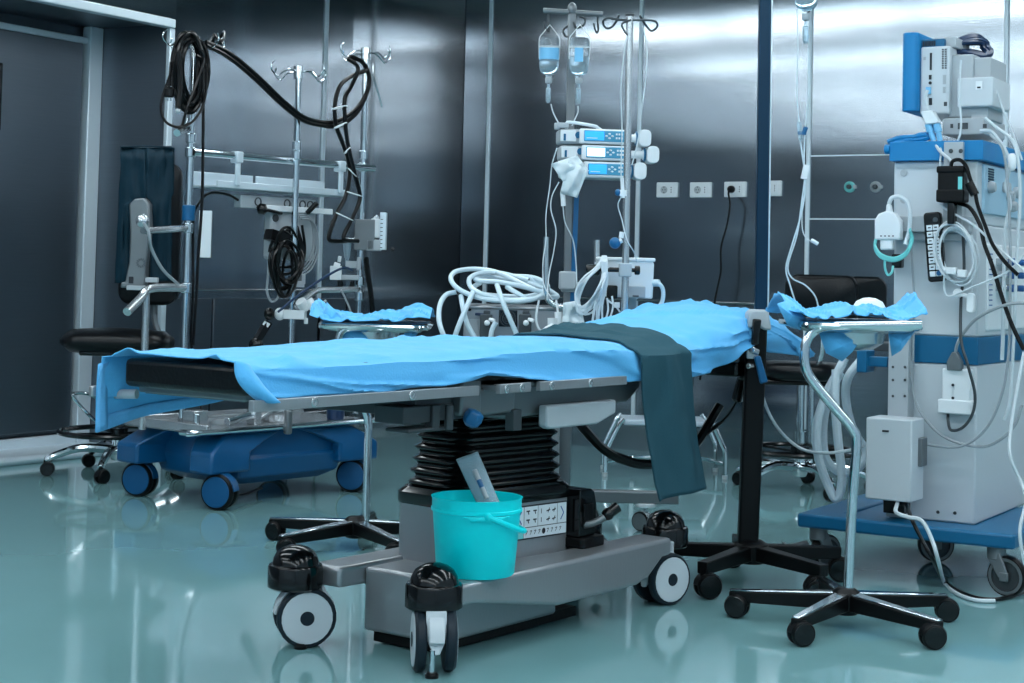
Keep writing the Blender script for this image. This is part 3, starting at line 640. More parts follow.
# infusion bottle hanging from the hook, mostly above the frame
def bottle(name, label, root, c, sc_, liq='clear', tilt=0):
    t = Thing(name, label, 'infusion bottle', root, YAW)
    m = MB().lathe([(0.001,0.0),(0.013,0.0),(0.013,0.022),(0.017,0.024),(0.031,0.031),(0.039,0.043),(0.0415,0.058),(0.0415,0.165),(0.036,0.178),(0.001,0.18)], c, n=24); m.build('bottle_glass', 'glass', t)
    m = MB().lathe([(0.001,0.028),(0.016,0.028),(0.029,0.034),(0.0365,0.045),(0.039,0.06),(0.039,0.10),(0.001,0.10)], c, n=24); m.build('fluid', 'clear', t)
    MB().lathe([(0.001,-0.012),(0.012,-0.012),(0.0145,-0.008),(0.0145,0.01),(0.012,0.012)], c, n=16).build('stopper', 'lgrey', t)
    m = MB()
    for s_ in (-1, 1): m.tube([Vector(c)+Vector((s_*0.042,0,0.09)), Vector(c)+Vector((s_*0.0435,0,0.172)), Vector(c)+Vector((s_*0.03,0,0.196)), Vector(c)+Vector((0,0,0.235))], 0.0016, 5, 2)
    m.tube([Vector(c)+Vector((0.0425*math.cos(a_),0.0425*math.sin(a_),0.14+0.006*math.sin(a_))) for a_ in [2*PI*i/16 for i in range(16)]], 0.0018, 5, 1, True)
    m.build('hanger', 'white', t)
    m = MB().lathe([(0.001,-0.012),(0.006,-0.014),(0.006,-0.03),(0.011,-0.034),(0.011,-0.085),(0.006,-0.094),(0.001,-0.096)], c, n=12); m.build('drip_chamber', 'clear', t)
    return t
c = S.w(S.p(806, 17)); bt = bottle('infusion_bottle', 'upturned infusion bottle cut off by the top edge, above the line near the gas outlets', c, (0,0,0), 1)
P_ = [bt.p(*q) for q in ((808,50),(806.5,90),(806,120),(803,140))]
MB().tube([bt.p(808,48), bt.p(809,70), bt.p(808,100), bt.p(805,132), bt.p(804,165), bt.p(805,190), bt.p(801,215), bt.p(792,245), bt.p(786,268), bt.p(790,285), bt.p(797,307)], 0.003, 6).build('tube', 'clearhose', bt)
m = MB().tube([bt.p(797,10), bt.p(798,50), bt.p(797,90), bt.p(799,122)], 0.002, 6).tube([bt.p(800,138), bt.p(803,160), bt.p(805,175), bt.p(802,200), bt.p(797,235), bt.p(788,265), bt.p(792,278), bt.p(805,285), bt.p(815,296), bt.p(819,310)], 0.003, 6); m.build('tube', 'clearhose', bt)
MB().cyl(bt.p(799,122), bt.p(801,140), 0.009).mi(1).obox(bt.p(802,133), (0.028,0.014,0.014)).cyl(bt.p(804,133), bt.p(806,127), 0.008).build('stopcock', ['clear', 'midblue'], bt, bevel=0.002)
MB().obox(bt.p(805,172), (0.02,0.014,0.05), ry=0.2).mi(0).tube([bt.p(803,195), bt.p(802,225), bt.p(806,238), bt.p(815,242)], 0.0022, 6).cyl(bt.p(811,240), bt.p(818,244), 0.007).build('roller_clamp', ['white', 'white'], bt, bevel=0.003)

# ------------------------------------------------------------------ swivel stools
def stool(label, base, a0, zring, seat_z, back, R=0.35, rr=0.29, seatx=0.0):
    t = Thing('swivel_stool', label, 'stool', base, YAW)
    star_base(t, R, 0.125, a0, 'chrome', None, cr=0.034, hubr=0.04, tipz=0.09, chrome=True)
    MB().cyl((0,0,0.1), (0,0,0.3), 0.032).mi(0).cyl((0,0,0.3), (0,0,seat_z-0.06), 0.02).build('column', 'chrome', t)
    m = MB(); ring = [Vector((rr*math.cos(2*PI*i/32), rr*math.sin(2*PI*i/32), zring)) for i in range(32)]
    m.tube(ring, 0.013, 8, 1, True)
    for k in range(4): m.beam((0,0,zring-0.008), (rr*math.cos(PI/2*k+0.6), rr*math.sin(PI/2*k+0.6), zring-0.002), 0.03, 0.01)
    m.cyl((0,0,zring-0.03), (0,0,zring+0.02), 0.045); m.build('foot_ring', 'black', t)
    return t
L1 = stool('black saddle stool with tall padded backrest beside the sliding door', W(-1.94, 8.25), rad(-90), 0.215, 0.70, None)
pr = []
for k in range(13):
    x = -0.27+0.54*k/12; e = min(1, (0.275-abs(x))/0.05)**0.5
    rz_ = (0.062+0.008*math.cos(x*9))*max(e, 0.5); ry_ = 0.15*max(e, 0.55); pr.append([(x-0.02, ry_*math.cos(2*PI*i/20), 0.665+rz_*math.sin(2*PI*i/20)) for i in range(20)])
MB().loft(pr).build('seat', 'leather', L1, ang=60)
MB().box(-0.19, 0.15, -0.1, 0.1, 0.595, 0.625).build('seat_plate', 'black', L1, bevel=0.01)
a, b = L1.p(118, 160, 0.02), L1.p(173, 306, 0.02)
bc_ = ((a.x+b.x)/2, (a.z+b.z)/2)
m = MB(); rl = rrect(bc_[0], bc_[1], b.x-a.x, a.z-b.z, 0.07, 6); inn = rrect(bc_[0], bc_[1], (b.x-a.x)*0.9, (a.z-b.z)*0.96, 0.07, 6)
m.loft([[(q[0], 0.10, q[1]) for q in inn], [(q[0], 0.115, q[1]) for q in rl], [(q[0], 0.165, q[1]) for q in rl], [(q[0], 0.18, q[1]) for q in inn]])
m.build('backrest', 'leather', L1, ang=50)
MB().tube([L1.p(153,300,0.19), L1.p(155,322,0.19), L1.p(160,338,0.18), L1.p(157,347,0.12), L1.p(140,352,0.02)], 0.016, 8).mi(1).cyl(L1.p(157,343,0.1), L1.p(150,346,0.06), 0.018).build('back_bracket', ['grey', 'chrome'], L1)
for P_ in ([(104,402,-0.1),(88,394,-0.16),(73,394,-0.2),(77,402,-0.2),(95,420,-0.16),(112,424,-0.05)],): MB().tube(L1.P(P_), 0.008, 8, 4).build('height_lever', 'chrome', L1)
m = MB().box(-0.28, -0.18, -0.1, 0.15, 0.05, 0.13).cyl((-0.26,-0.05,0),( -0.26,-0.05,0.06),0.02).cyl((-0.2,0.0,0),(-0.2,0.0,0.06),0.02)
R1 = stool('black swivel stool with curved backrest beyond the instrument stand, by the machine', W(1.47, 8.25), rad(-145), 0.205, 0.66, None)
pr = [[(r*math.cos(2*PI*i/28), r*math.sin(2*PI*i/28), z) for i in range(28)] for r, z in ((0.17,0.56),(0.2,0.575),(0.205,0.62),(0.18,0.645),(0.02,0.65))]
MB().loft(pr).build('seat', 'leather', R1, ang=60); MB().box(-0.2, 0.12, -0.1, 0.1, 0.535, 0.56).build('seat_plate', 'black', R1, bevel=0.008)
def backpad(u0, u1, v0, v1, y0, cv, nm):
    A_, B_ = R1.p(u0, v0, y0), R1.p(u1, v1, y0); rings = []
    cx, cz = (A_.x+B_.x)/2, (A_.z+B_.z)/2; w_, h2 = B_.x-A_.x, A_.z-B_.z
    ol = rrect(cx, cz, w_, h2, min(0.06, w_*0.3), 6); il = rrect(cx, cz, w_*0.9, h2*0.9, 0.05, 6)
    f = lambda q, d: (q[0], y0+d+cv*(q[0]-cx)**2, q[1])
    MB().loft([[f(q, 0) for q in il], [f(q, 0.015) for q in ol], [f(q, 0.05) for q in ol], [f(q, 0.065) for q in il]]).build(nm, 'leather', R1, ang=50)
backpad(788, 860, 274, 330, -0.20, 1.2, 'backrest'); backpad(846, 888, 276, 330, -0.05, 1.0, 'backrest')
MB().tube([R1.p(822, 325, -0.13), R1.p(822, 350, -0.13), R1.p(815, 372, -0.1), R1.p(800, 378, 0)], 0.014, 8).tube([R1.p(868,325,0.0), R1.p(868,352,0.0), R1.p(850,374,0), R1.p(815,378,0)], 0.014, 8).build('back_bracket', 'chrome', R1)
MB().cyl((0.05,-0.02,0.1), (0.05,-0.02,0.56), 0.016).build('gas_strut', 'chrome', R1)
# ------------------------------------------------------------------ low step stool by the back wall
K = Thing('step_stool', 'low chrome-legged step stool by the back wall behind the slate cloth', 'step stool', W(0.86, 8.85), YAW)
a, b = K.p(622, 417), K.p(705, 419)
MB().box(a.x, b.x, -0.15, 0.16, a.z-0.03, a.z).build('step_top', 'stool', K, bevel=0.008)
for y_, q in ((-0.16, 0), (0.17, 0)):
    for us in (((622,416),(616,424),(606,444),(604,451),(603,474)), ((706,417),(711,425),(719,443),(721,450),(721,471))):
        P_ = K.P(us); P_ = [Vector((p.x*(1 if y_ < 0 else 0.97), y_, p.z)) for p in P_]; P_[-1].z = 0.006
        MB().tube(P_, 0.012, 10, 4).mi(1).cyl((P_[-1].x, y_, 0), (P_[-1].x, y_, 0.02), 0.015).build('leg', ['chrome', 'lgrey'], K)
r0, r1 = K.p(605, 458), K.p(720, 456)
MB().tube([(r0.x,-0.16,r0.z), (r0.x+0.1,-0.05,r0.z+0.005), (r0.x+0.16,0.0,r0.z+0.01), (r1.x-0.12,0.0,r0.z+0.01), (r1.x,-0.16,r0.z)], 0.009, 8, 4).build('cross_rail', 'chrome', K)
# ------------------------------------------------------------------ PERFUSION CONSOLE (blue wheeled base, three poles, rail and shelf)
PA = rad(50)+YAW; PO = G(214, 509); PO.z = 0
Q = Thing('perfusion_console', 'blue wheeled perfusion console with steel deck, three poles and a rail', 'perfusion console', PO, PA)
for i, (x, y) in enumerate(((0.0, 0.0), (0.0, 0.56), (0.88, 0.0), (0.88, 0.56))):
    ca_ = math.atan2(*reversed((Q.L(EYE)-Vector((x, y, 0))).xy)) - Q.yaw*0
    caster_twin(Q, (x, y, 0), ca_-rad(30 if i in (0, 1) else 20)+(PI if i > 1 else 0), 0.078, 0.034, 'rubber', 'blue', 'blue', gap=0.012)
# base shell: hull plus four feet
def oct_(x0, x1, y0, y1, z, c): return [(x0+c,y0,z),(x1-c,y0,z),(x1,y0+c,z),(x1,y1-c,z),(x1-c,y1,z),(x0+c,y1,z),(x0,y1-c,z),(x0,y0+c,z)]
MB().loft([oct_(0.17,0.72,0.06,0.50,0.085,0.05), oct_(0.10,0.79,0.01,0.55,0.12,0.05), oct_(0.07,0.81,-0.005,0.565,0.20,0.05), oct_(0.075,0.80,0.01,0.55,0.21,0.05), oct_(0.09,0.79,0.02,0.54,0.325,0.04)]).build('base_shell', 'blue', Q, bevel=0.008)
for sx, sy in ((0, 0), (0, 1), (1, 0), (1, 1)):
    x = -0.01 if sx == 0 else 0.89; y = -0.005 if sy == 0 else 0.565; dx = 1 if sx == 0 else -1; dy = 1 if sy == 0 else -1
    A = [(x-dx*0.06, y-dy*0.05), (x+dx*0.18, y-dy*0.035), (x+dx*0.18, y+dy*0.14), (x-dx*0.06, y+dy*0.10)]
    Bq = [(x+dx*0.07, y+dy*0.01), (x+dx*0.40, y+dy*0.01), (x+dx*0.40, y+dy*0.22), (x+dx*0.07, y+dy*0.2)]
    rings = [[(p[0], p[1], 0.155) for p in A], [(p[0], p[1], 0.24) for p in A], [((p[0]*0.5+q[0]*0.5), (p[1]*0.5+q[1]*0.5), 0.285) for p, q in zip(A, Bq)], [(p[0], p[1], 0.322) for p in Bq]]
    MB().loft(rings).build('base_foot', 'blue', Q, bevel=0.012)
zd = 0.335
MB().box(-0.07, 1.0, -0.02, 0.56, zd-0.012, zd).mi(0).box(-0.07, -0.055, -0.02, 0.56, zd-0.012, zd+0.03).mi(0).box(-0.07, 1.0, 0.545, 0.56, zd, zd+0.03).build('deck', 'steel', Q, bevel=0.004)
ra = [Q.on(198, 434, 1, -0.03), Q.on(364, 423, 1, -0.03)]
MB().tube([(ra[0].x-0.03, 0.05, zd+0.002), (ra[0].x-0.01, -0.01, zd+0.002), (ra[0].x+0.03, -0.03, zd+0.002), (ra[1].x, -0.03, zd+0.004), (ra[1].x+0.05, 0.0, zd+0.004)], 0.013, 10, 5).build('deck_rail', 'chrome', Q)
u0 = Q.on(287, 432, 1, -0.04); MB().box(u0.x-0.016, u0.x+0.016, -0.06, -0.03, u0.z-0.01, u0.z+0.10).build('rail_bracket', 'grey', Q, bevel=0.008)
# poles along y = 0.28
PY = 0.28
def pole(ub, ut, vt, r=0.017):
    p = Q.on(ub, 340, 1, PY); tz = Q.on(ut, vt, 1, PY).z
    MB().cyl((p.x, PY, zd), (p.x, PY, tz), r, n=16).build('pole', 'chrome', Q); return p.x, tz
def collar(x, v, h=0.04, r=0.026, m='chrome', y=PY, u=300):
    z = Q.on(u, v, 1, PY).z; MB().cyl((x, y, z-h/2), (x, y, z+h/2), r, n=20).build('collar', m, Q, bevel=0.004)
x1, z1 = pole(184.5, 189, 42); PYM = PY; PY = PYM-0.06; x2, z2 = pole(291, 296, 74, 0.016); y2 = PY; PY = PYM; x3, z3 = pole(358, 366, 54, 0.016)
for x, vs_, u in ((x1, (138, 152, 228, 288), 188), (x2, (147, 156), 293), (x3, (155, 167, 281, 296), 360)):
    for v in vs_: collar(x, v, 0.045, 0.024, u=u, y=y2 if x == x2 else PY)
collar(x1, 213, 0.07, 0.029, 'midblue', u=190)
def hooks(x, z, spread, nm, PY=0.28):
    m = MB().cyl((x, PY, z-0.03), (x, PY, z+0.03), 0.026, n=16)
    for s_ in (-1, 1):
        m.tube([(x, PY, z), (x+s_*spread*0.35, PY, z+0.01), (x+s_*spread*0.62, PY, z-0.012), (x+s_*spread*0.78, PY, z-0.03), (x+s_*spread, PY, z-0.008), (x+s_*spread*1.02, PY, z+0.02), (x+s_*spread*0.92, PY, z+0.035)], 0.0036, 7, 4)
        m.tube([(x, PY, z), (x, PY+s_*spread*0.5, z), (x, PY+s_*spread*0.75, z-0.03), (x, PY+s_*spread, z+0.0), (x, PY+s_*spread*0.95, z+0.03)], 0.0036, 7, 4)
    m.build('pole_hook', 'chrome', Q)
hooks(x1, Q.on(191, 42, 1, PY).z, 0.17, 'h'); hooks(x2, Q.on(296, 74, 1, PY).z, 0.17, 'h', y2); hooks(x3, Q.on(367, 54, 1, PY).z, 0.17, 'h')
# cross rail and shelf
ra, rb = Q.on(193, 152, 1, PY-0.02), Q.on(374, 168.5, 1, PY-0.02)
MB().cyl(ra, rb, 0.017, n=16).mi(1).cyl(ra-Vector((0.006,0,0)), ra, 0.0175, n=16).build('cross_rail', ['chrome', 'black'], Q)
sa, sb = Q.on(204, 185, 1, PY-0.01), Q.on(347, 193, 1, PY-0.01)
zt_, zb_ = Q.on(215, 168, 1, PY).z, Q.on(215, 186, 1, PY-0.04).z
zs = (sa.z+sb.z)/2
sa.x += 0.07
MB().box(sa.x, sb.x, PY-0.01, PY+0.16, zs-0.012, zs).box(sa.x, sb.x, PY-0.02, PY-0.01, zs-0.012, zs+0.02).mi(0).box(sa.x, sa.x+0.36, PY+0.15, PY+0.16, zs, zs+0.065).box(sa.x+0.38, sb.x, PY+0.15, PY+0.16, zs, zs+0.065).build('shelf', 'alu', Q, bevel=0.003)
for u in (237, 340):
    h0 = Q.on(u, 153 + (u-190)*0.09, 1, PY-0.02); MB().box(h0.x-0.02, h0.x+0.02, PY-0.045, PY+0.005, h0.z-0.026, h0.z+0.026).box(h0.x-0.014, h0.x+0.014, PY-0.035, PY-0.022, zs, h0.z-0.02).build('shelf_hanger', 'alu', Q, bevel=0.005)
# shelf is deep; socket strip under it
ka, kb = Q.on(238, 200, 1, PY+0.05), Q.on(313, 204, 1, PY+0.05)
O_ = Thing('socket_strip', 'grey multi-socket strip fixed under the steel shelf', 'socket strip', Q.w((ka.x, PY+0.05, ka.z)), PA)
ln = kb.x-ka.x; m = MB().box(0, ln, -0.02, 0.03, -0.035, 0.025); m.build('strip_body', 'lgrey', O_, bevel=0.004)
for i in range(5):
    x = ln*(0.5+0.105*i) if i else ln*0.22
    m = MB().lathe([(0.021,0),(0.021,0.004),(0.016,0.004),(0.015,-0.008),(0.001,-0.008)], (x, -0.02, -0.003), (0,-1,0), 20, False)
    for s_ in (-1,1): m.mi(1).cyl((x+s_*0.007,-0.012,-0.003), (x+s_*0.007,-0.0145,-0.003), 0.0025, n=8)
    m.build('socket', ['dkgrey', 'black'], O_)
MB().tube([(0.0,0,0), (-0.08,-0.02,0.02), (-0.2,-0.03,0.02), (-0.27,-0.03,-0.05)]+[O_.p(*q) for q in ((193,225,-0.1),(193,290,-0.1),(191,340,-0.1),(196,372,-0.1),(202,415,-0.25),(206,450,-0.4),(213,478,-0.4),(235,495,-0.3),(262,488,0.0))], 0.006, 7).build('power_cord', 'cable_b', O_)
# swing arms on the first pole
MB().tube([(x1, PY, Q.on(188,228,1,PY).z), Q.on(165,229.5,1,PY-0.05), Q.on(143,231,1,PY-0.1)], 0.015, 12, 2).ball(Q.on(142.5, 221, 1, PY-0.13), 0.03).mi(1).tube([Q.on(143,222,1,PY-0.15), Q.on(148,230,1,PY-0.16), Q.on(150,240,1,PY-0.16), Q.on(152,250,1,PY-0.13), Q.on(163,270,1,PY-0.1), Q.on(178,284,1,PY-0.05)], 0.007, 7).build('swing_arm', ['steel', 'cable_g'], Q)
MB().tube([(x1, PY, Q.on(188,288,1,PY).z), Q.on(160,287.5,1,PY-0.02), Q.on(147,290,1,PY-0.04), Q.on(141,298,1,PY-0.05), Q.on(127,312,1,PY-0.1)], 0.019, 12, 4).cyl(Q.on(146.5, 294, 1, PY-0.02), (Q.on(146.5, 294, 1, PY-0.02).x, PY-0.02, zd), 0.016).build('swing_arm', 'steel', Q)
# covered control screen on the upper arm
N_ = Thing('control_screen', 'grey perfusion control screen seen from behind, half under a dark teal cover', 'control screen', D(142, 250, 7.30), YAW)
ol = [(130,204),(136,199),(145,198),(150,204),(151,225),(149,245),(147,262),(146,286),(121,288),(122,282),(126,282),(130,262),(131,232)]
m = MB().prism([(N_.p(u, v).x, N_.p(u, v).z) for u, v in reversed(ol)], -0.02, 0.05, 'y'); m.build('screen_housing', 'grey', N_, bevel=0.008)
m = MB()
for k in range(12):
    a_ = 2*PI*k/12; c_ = N_.p(141, 263, -0.022); m.beam(c_+Vector((0.012*math.cos(a_),0,0.012*math.sin(a_))), c_+Vector((0.022*math.cos(a_),0,0.022*math.sin(a_))), 0.003, 0.003, up=(0,1,0))
c_ = N_.p(131, 280, -0.022); m.obox(c_, (0.02, 0.004, 0.03)); m.build('speaker_grille', 'ink', N_)
MB().obox(N_.p(143, 288, -0.02), (0.13, 0.08, 0.02)).obox(N_.p(152, 280, -0.03), (0.055, 0.03, 0.022)).build('mount_plate', 'lgrey', N_, bevel=0.003)
Z_ = Thing('dust_cover', 'dark teal cloth cover hanging over the control screen by the door', 'cover', D(146, 150, 7.45), YAW)
lft = [(122,150),(121,146),(120,170),(120,178),(118,215),(117,250),(114,282)]
def cover(side):
    def fn(s, t):
        # sheet wrapped over a box: left flank, front with an arch cut out, right flank
        vt = 147+ (283-147)*t
        lx = 120.5-2*t-4*max(0, t-0.3); rx = 173.5-0.5*t-(2 if t > 0.35 else 0)
        if side == 0: u = lx+(131.5-2.0*t-lx)*s if t > 0.4 else lx+(146-lx)*s
        else: u = 146+(rx-146)*s if t < 0.4 else 150.5+(rx-150.5)*s
        d = -0.045-0.03*math.sin(PI*(s*0.5+(0 if side == 0 else 0.5)))+0.018*nz(u*0.12, t*4, 4)+0.01*nz(u*0.35, t*3, 9)
        if t < 0.06: d += (0.06-t)*1.2; 
        return Z_.p(u+0.8*nz(t*5, 1, s), vt if side == 0 else 147+(281-147)*t, d)
    return fn
m = MB().grid(cover(0), 14, 40).grid(cover(1), 14, 40)
m.add([Z_.p(121,147,-0.03), Z_.p(173,148,-0.03), Z_.p(173,147,0.07), Z_.p(122,146,0.07)], [(0,1,2,3)])
m.build('cover_sheet', 'cover', Z_, solid=0.006, ang=70)
MB().tube([Z_.p(122,147,-0.035), Z_.p(146,146.2,-0.05), Z_.p(172,148,-0.035), Z_.p(173.5,153,-0.03), Z_.p(173.5,180,-0.03)], 0.004, 6).build('piping', 'cover', Z_)
# white card
q = Q.on(205, 234, 1, PY-0.08); cdx = Thing('white_panel', 'blank white card hanging on the pole below the shelf', 'card', Q.w(q), YAW)
MB().box(-0.028, 0.028, -0.005, 0.005, -0.105, 0.105).mi(1).box(-0.028, 0.03, 0.0, 0.012, -0.107, 0.10).build('card', ['white', 'grey'], cdx); cdx.o.name = 'card'
# grey device on the second pole with its cables
a, b = Q.on(263, 207, 1, PY+0.04), Q.on(314, 261, 1, PY+0.04)
E_ = Thing('pump_drive_unit', 'light grey device box clamped to the middle pole, half hidden by black cables', 'device', Q.w(((a.x+b.x)/2, PY+0.04, (a.z+b.z)/2)), PA)
w_, h2 = b.x-a.x, a.z-b.z
MB().prism(rrect(0.01, 0, w_*0.86, h2, 0.02), -0.02, 0.03, 'y').build('device_body', 'lgrey', E_, bevel=0.008)
MB().lathe([(0.018,0),(0.018,0.006),(0.001,0.006)], (-w_*0.32, -0.02, h2*0.3), (0,-1,0), 16).build('dial', 'dkgrey', E_)
q = E_.on(290, 209, 1, -0.03); m = MB().box(E_.on(265,209,1,-0.03).x, E_.on(331,213,1,-0.03).x, -0.045, -0.02, q.z-0.016, q.z+0.012); m.build('clamp_bar', 'white', E_, bevel=0.004)
m = MB(); q = E_.on(267, 210, 1, -0.06); m.lathe([(0.012,0),(0.028,0.01),(0.028,0.035),(0.014,0.045),(0.001,0.046)], q+Vector((0,0.03,0)), (-0.8,-0.7,0.2), 6).cyl(q, q+Vector((0.12,0.03,-0.01)), 0.008); q = E_.on(312, 209, 1, -0.06); MB().beam(q+Vector((-0.03,0,-0.02)), q+Vector((0.03,0,0.03)), 0.02, 0.02).build('clamp_lever', 'black', E_, bevel=0.003); m.build('clamp_knob', 'black', E_, bevel=0.002)
m = MB(); random.seed(3)
for k in range(9):
    cu, cv = 286+random.uniform(-4,4), 262+random.uniform(-10,10); ru, rv = random.uniform(6,15), random.uniform(14,30); ph = random.random()*6
    m.tube([E_.on(cu+ru*math.cos(a_), cv+rv*math.sin(a_)+3*math.sin(2*a_+ph), 1, -0.07-0.012*k+0.02*math.sin(a_*2+ph)) for a_ in [2*PI*i/10 for i in range(10)]], 0.007, 6, 4, True)
m.beam(E_.on(268,234,1,-0.06), E_.on(286,240,1,-0.08), 0.07, 0.05).beam(E_.on(292,228,1,-0.07), E_.on(300,255,1,-0.06), 0.05, 0.04)
m.tube([E_.on(u,v,1,-0.08) for u,v in ((283,232),(290,245),(300,268),(305,250),(302,225))], 0.007, 6); m.build('black_cables', 'cable_b', E_, bevel=0.0)
m = MB()
for k in range(4): m.tube([E_.on(u+k*1.7,v+k*2,1,-0.04-0.01*k) for u,v in ((296,213),(306,214),(312,225),(313,245),(307,262),(297,270))], 0.0035, 6)
m.tube([E_.on(u,v,1,-0.09) for u,v in ((269,252),(268,275),(267,291),(271,301),(277,299),(280,288))], 0.006, 6); m.build('grey_cables', 'cable_g', E_)
q = Q.on(291, 284, 1, PY-0.03); m = MB().box(q.x-0.01, q.x+0.07, PY-0.05, PY-0.02, q.z-0.015, q.z+0.015).box(q.x+0.05, q.x+0.075, PY-0.05, PY-0.02, q.z, q.z+0.05).mi(1).ball((q.x-0.01, PY-0.05, q.z), 0.02); m.build('pole_clip', ['lgrey', 'black'], Q, bevel=0.003)
# gas blender and fittings on the third pole
a, b = Q.on(363, 218, 1, PY-0.03), Q.on(392, 252, 1, PY-0.03)
U = Thing('gas_blender', 'silver gas flow meter box on the far pole of the console', 'flow meter', Q.w((x3, PY, (a.z+b.z)/2)), YAW)
pa, pb, pc = U.p(355, 250), U.p(376, 220), U.p(393, 250)
MB().box(pa.x, pb.x, -0.06, 0.05, pa.z, pb.z).build('meter_body', 'grey', U, bevel=0.004)
MB().box(pb.x-0.02, U.p(388,0).x, -0.05, 0.04, U.p(0+380,238).z, U.p(380,219).z).mi(1).box(U.p(374,0).x, U.p(388,0).x, -0.06, 0.04, U.p(380,251).z, U.p(380,240).z).build('meter_face', ['white', 'lgrey'], U, bevel=0.004)
m = MB().box(U.p(387,0).x, U.p(393,0).x, -0.055, 0.03, U.p(390,250).z, U.p(390,213).z); m.mi(1)
for k in range(8): z = U.p(390,248-4*k).z; m.box(U.p(387.5,0).x, U.p(390,0).x, -0.057, -0.054, z-0.002, z+0.002)
m.build('flow_tube', ['alu', 'ink'], U, bevel=0.003)
MB().cyl(U.p(378,216,0.0), U.p(372,222,0.0), 0.012).build('knob', 'steel', U)
MB().cyl(U.p(391,249), U.p(394,250), 0.011).build('knob', 'black', U)
MB().cyl(U.p(345,240,-0.03), U.p(362,241,-0.03), 0.013).cyl(U.p(354,240.5,-0.035), U.p(362,240.5,-0.035), 0.018).build('hose_coupling', 'steel', U)
MB().cyl(U.p(347,242,-0.02), U.p(347,258,-0.02), 0.022, 0.014).cyl(U.p(347,258,-0.02), U.p(347,266,-0.02), 0.01).build('water_trap', 'clear', U)
Vv = Thing('sensor_clamp', 'light grey sensor holder clamped on the far console pole under the flow meter', 'clamp', Q.w((x3, PY, Q.on(360,272,1,PY).z)), YAW)
MB().box(Vv.p(339,0).x, Vv.p(350,0).x, -0.06, -0.02, Vv.p(340,280).z, Vv.p(340,266).z).cyl(Vv.p(339,262,-0.04), Vv.p(340,256,-0.04), 0.009).cyl(Vv.p(334,264,-0.04), Vv.p(340,266,-0.04), 0.012).cyl(Vv.p(334,276,-0.04), Vv.p(340,276,-0.04), 0.01).build('sensor', 'white', Vv, bevel=0.003)
MB().box(Vv.p(346,0).x, Vv.p(367,0).x, -0.05, 0.03, Vv.p(350,280).z, Vv.p(350,275).z).box(Vv.p(354,0).x, Vv.p(366,0).x, -0.04, 0.04, Vv.p(350,268).z, Vv.p(350,261).z).box(Vv.p(365,0).x, Vv.p(369,0).x, -0.045, -0.0, Vv.p(350,270).z, Vv.p(350,257).z).mi(1).cyl(Vv.p(340,280,-0.04), Vv.p(340,287,-0.04), 0.014).cyl(Vv.p(352,281,-0.04), Vv.p(352,288,-0.04), 0.011).build('clamp_arm', ['lgrey', 'black'], Vv, bevel=0.003)
wire('sensor_cable', 'navy cable slanting from the sensor holder down to the black clamp', 'cable', [D(*q) for q in ((352,270,7.85),(343,268,7.75),(325,277,7.7),(300,294,7.65),(278,312,7.6))], 0.006, 'cable_navy')
MB_ = MB().tube([(x3, PY, Q.on(360,289,1,PY).z), Q.on(335,290,1,PY-0.02), Q.on(320,290,1,PY-0.04), Q.on(311,294,1,PY-0.06), Q.on(297,307,1,PY-0.1)], 0.015, 10, 4); MB_.build('swing_arm', 'steel', Q)
X_ = Thing('venous_clamp', 'black jointed clamp arm with white fittings beside the middle console pole', 'clamp', Q.w((x2, PY, Q.on(285,314,1,PY).z)), YAW)
MB().ball(X_.p(269,314,-0.06), (0.025,0.03,0.03)).beam(X_.p(268,322,-0.06), X_.p(256,342,-0.1), 0.035, 0.03).ball(X_.p(256,345,-0.1), 0.035).build('joint_arm', 'black', X_)
MB().ball(X_.p(280,314,-0.05), (0.028,0.03,0.03)).cyl(X_.p(282,314,-0.05), X_.p(290,314,0), 0.012).build('joint_fitting', 'white', X_)
MB().obox(X_.p(267,324,-0.06), (0.03,0.05,0.02), ry=0.5).build('joint_fitting', 'white', X_); MB().obox(X_.p(258,347,-0.1), (0.05,0.04,0.012)).build('joint_foot', 'white', X_)
MB().box(X_.p(295,0).x, X_.p(316,0).x, -0.08, 0.0, X_.p(305,319).z, X_.p(305,310).z).cyl(X_.p(306,309,-0.05), X_.p(300,301,-0.08), 0.026).cyl(X_.p(308,300,-0.06), X_.p(314,308,-0.06), 0.022).cyl(X_.p(306,318,-0.04), X_.p(306,324,-0.04), 0.01).tube([X_.p(318,308,-0.03), X_.p(326,300,-0.05)], 0.006, 6).build('tube_holder', 'white', X_, bevel=0.006)
# things standing on the deck
def can(name, label, cat, u0, u1, v0, v1, m, y=0.2, kind='lathe'):
    z0 = zd+0.001; c = Q.on((u0+u1)/2, v1, 1, y); t = Thing(name, label, cat, Q.w((c.x, y, z0)), YAW)
    h = (v1-v0)/220; r = (u1-u0)/440
    if kind == 'box': MB().box(-r, r, -0.07, 0.07, 0, h).build('case', m, t, bevel=0.008)
    else: MB().lathe([(r*0.9,0),(r,0.01),(r,h*0.8),(r*0.6,h*0.93),(r*0.6,h)], n=20).build('body', m, t)
    return t
dz = Q.on(208, 414, 1, 0.1)
rb = Thing('deck_clamp_rod', 'chrome rod with clamps lying along the steel deck of the console', 'clamp rod', Q.w((dz.x, 0.1, zd)), PA)
MB().cyl((-0.02,0.06,0.045), (0.62,0.06,0.045), 0.011).box(-0.06,0.02,0.02,0.1,0,0.08).mi(1).cyl((-0.05,0.015,0.02),(-0.05,0.015,0.07),0.014).cyl((0.16,0.06,0.02),(0.34,0.06,0.05),0.02).mi(0).beam((0.33,0.05,0.02),(0.48,0.03,0.10),0.02,0.014).box(0.3,0.34,0.03,0.09,0,0.07).build('rod', ['steel', 'chrome'], rb, bevel=0.003)
can('canister', 'squat pale canister on the console deck behind the drape hem', 'canister', 212, 229, 400, 409, 'lgrey', 0.25)
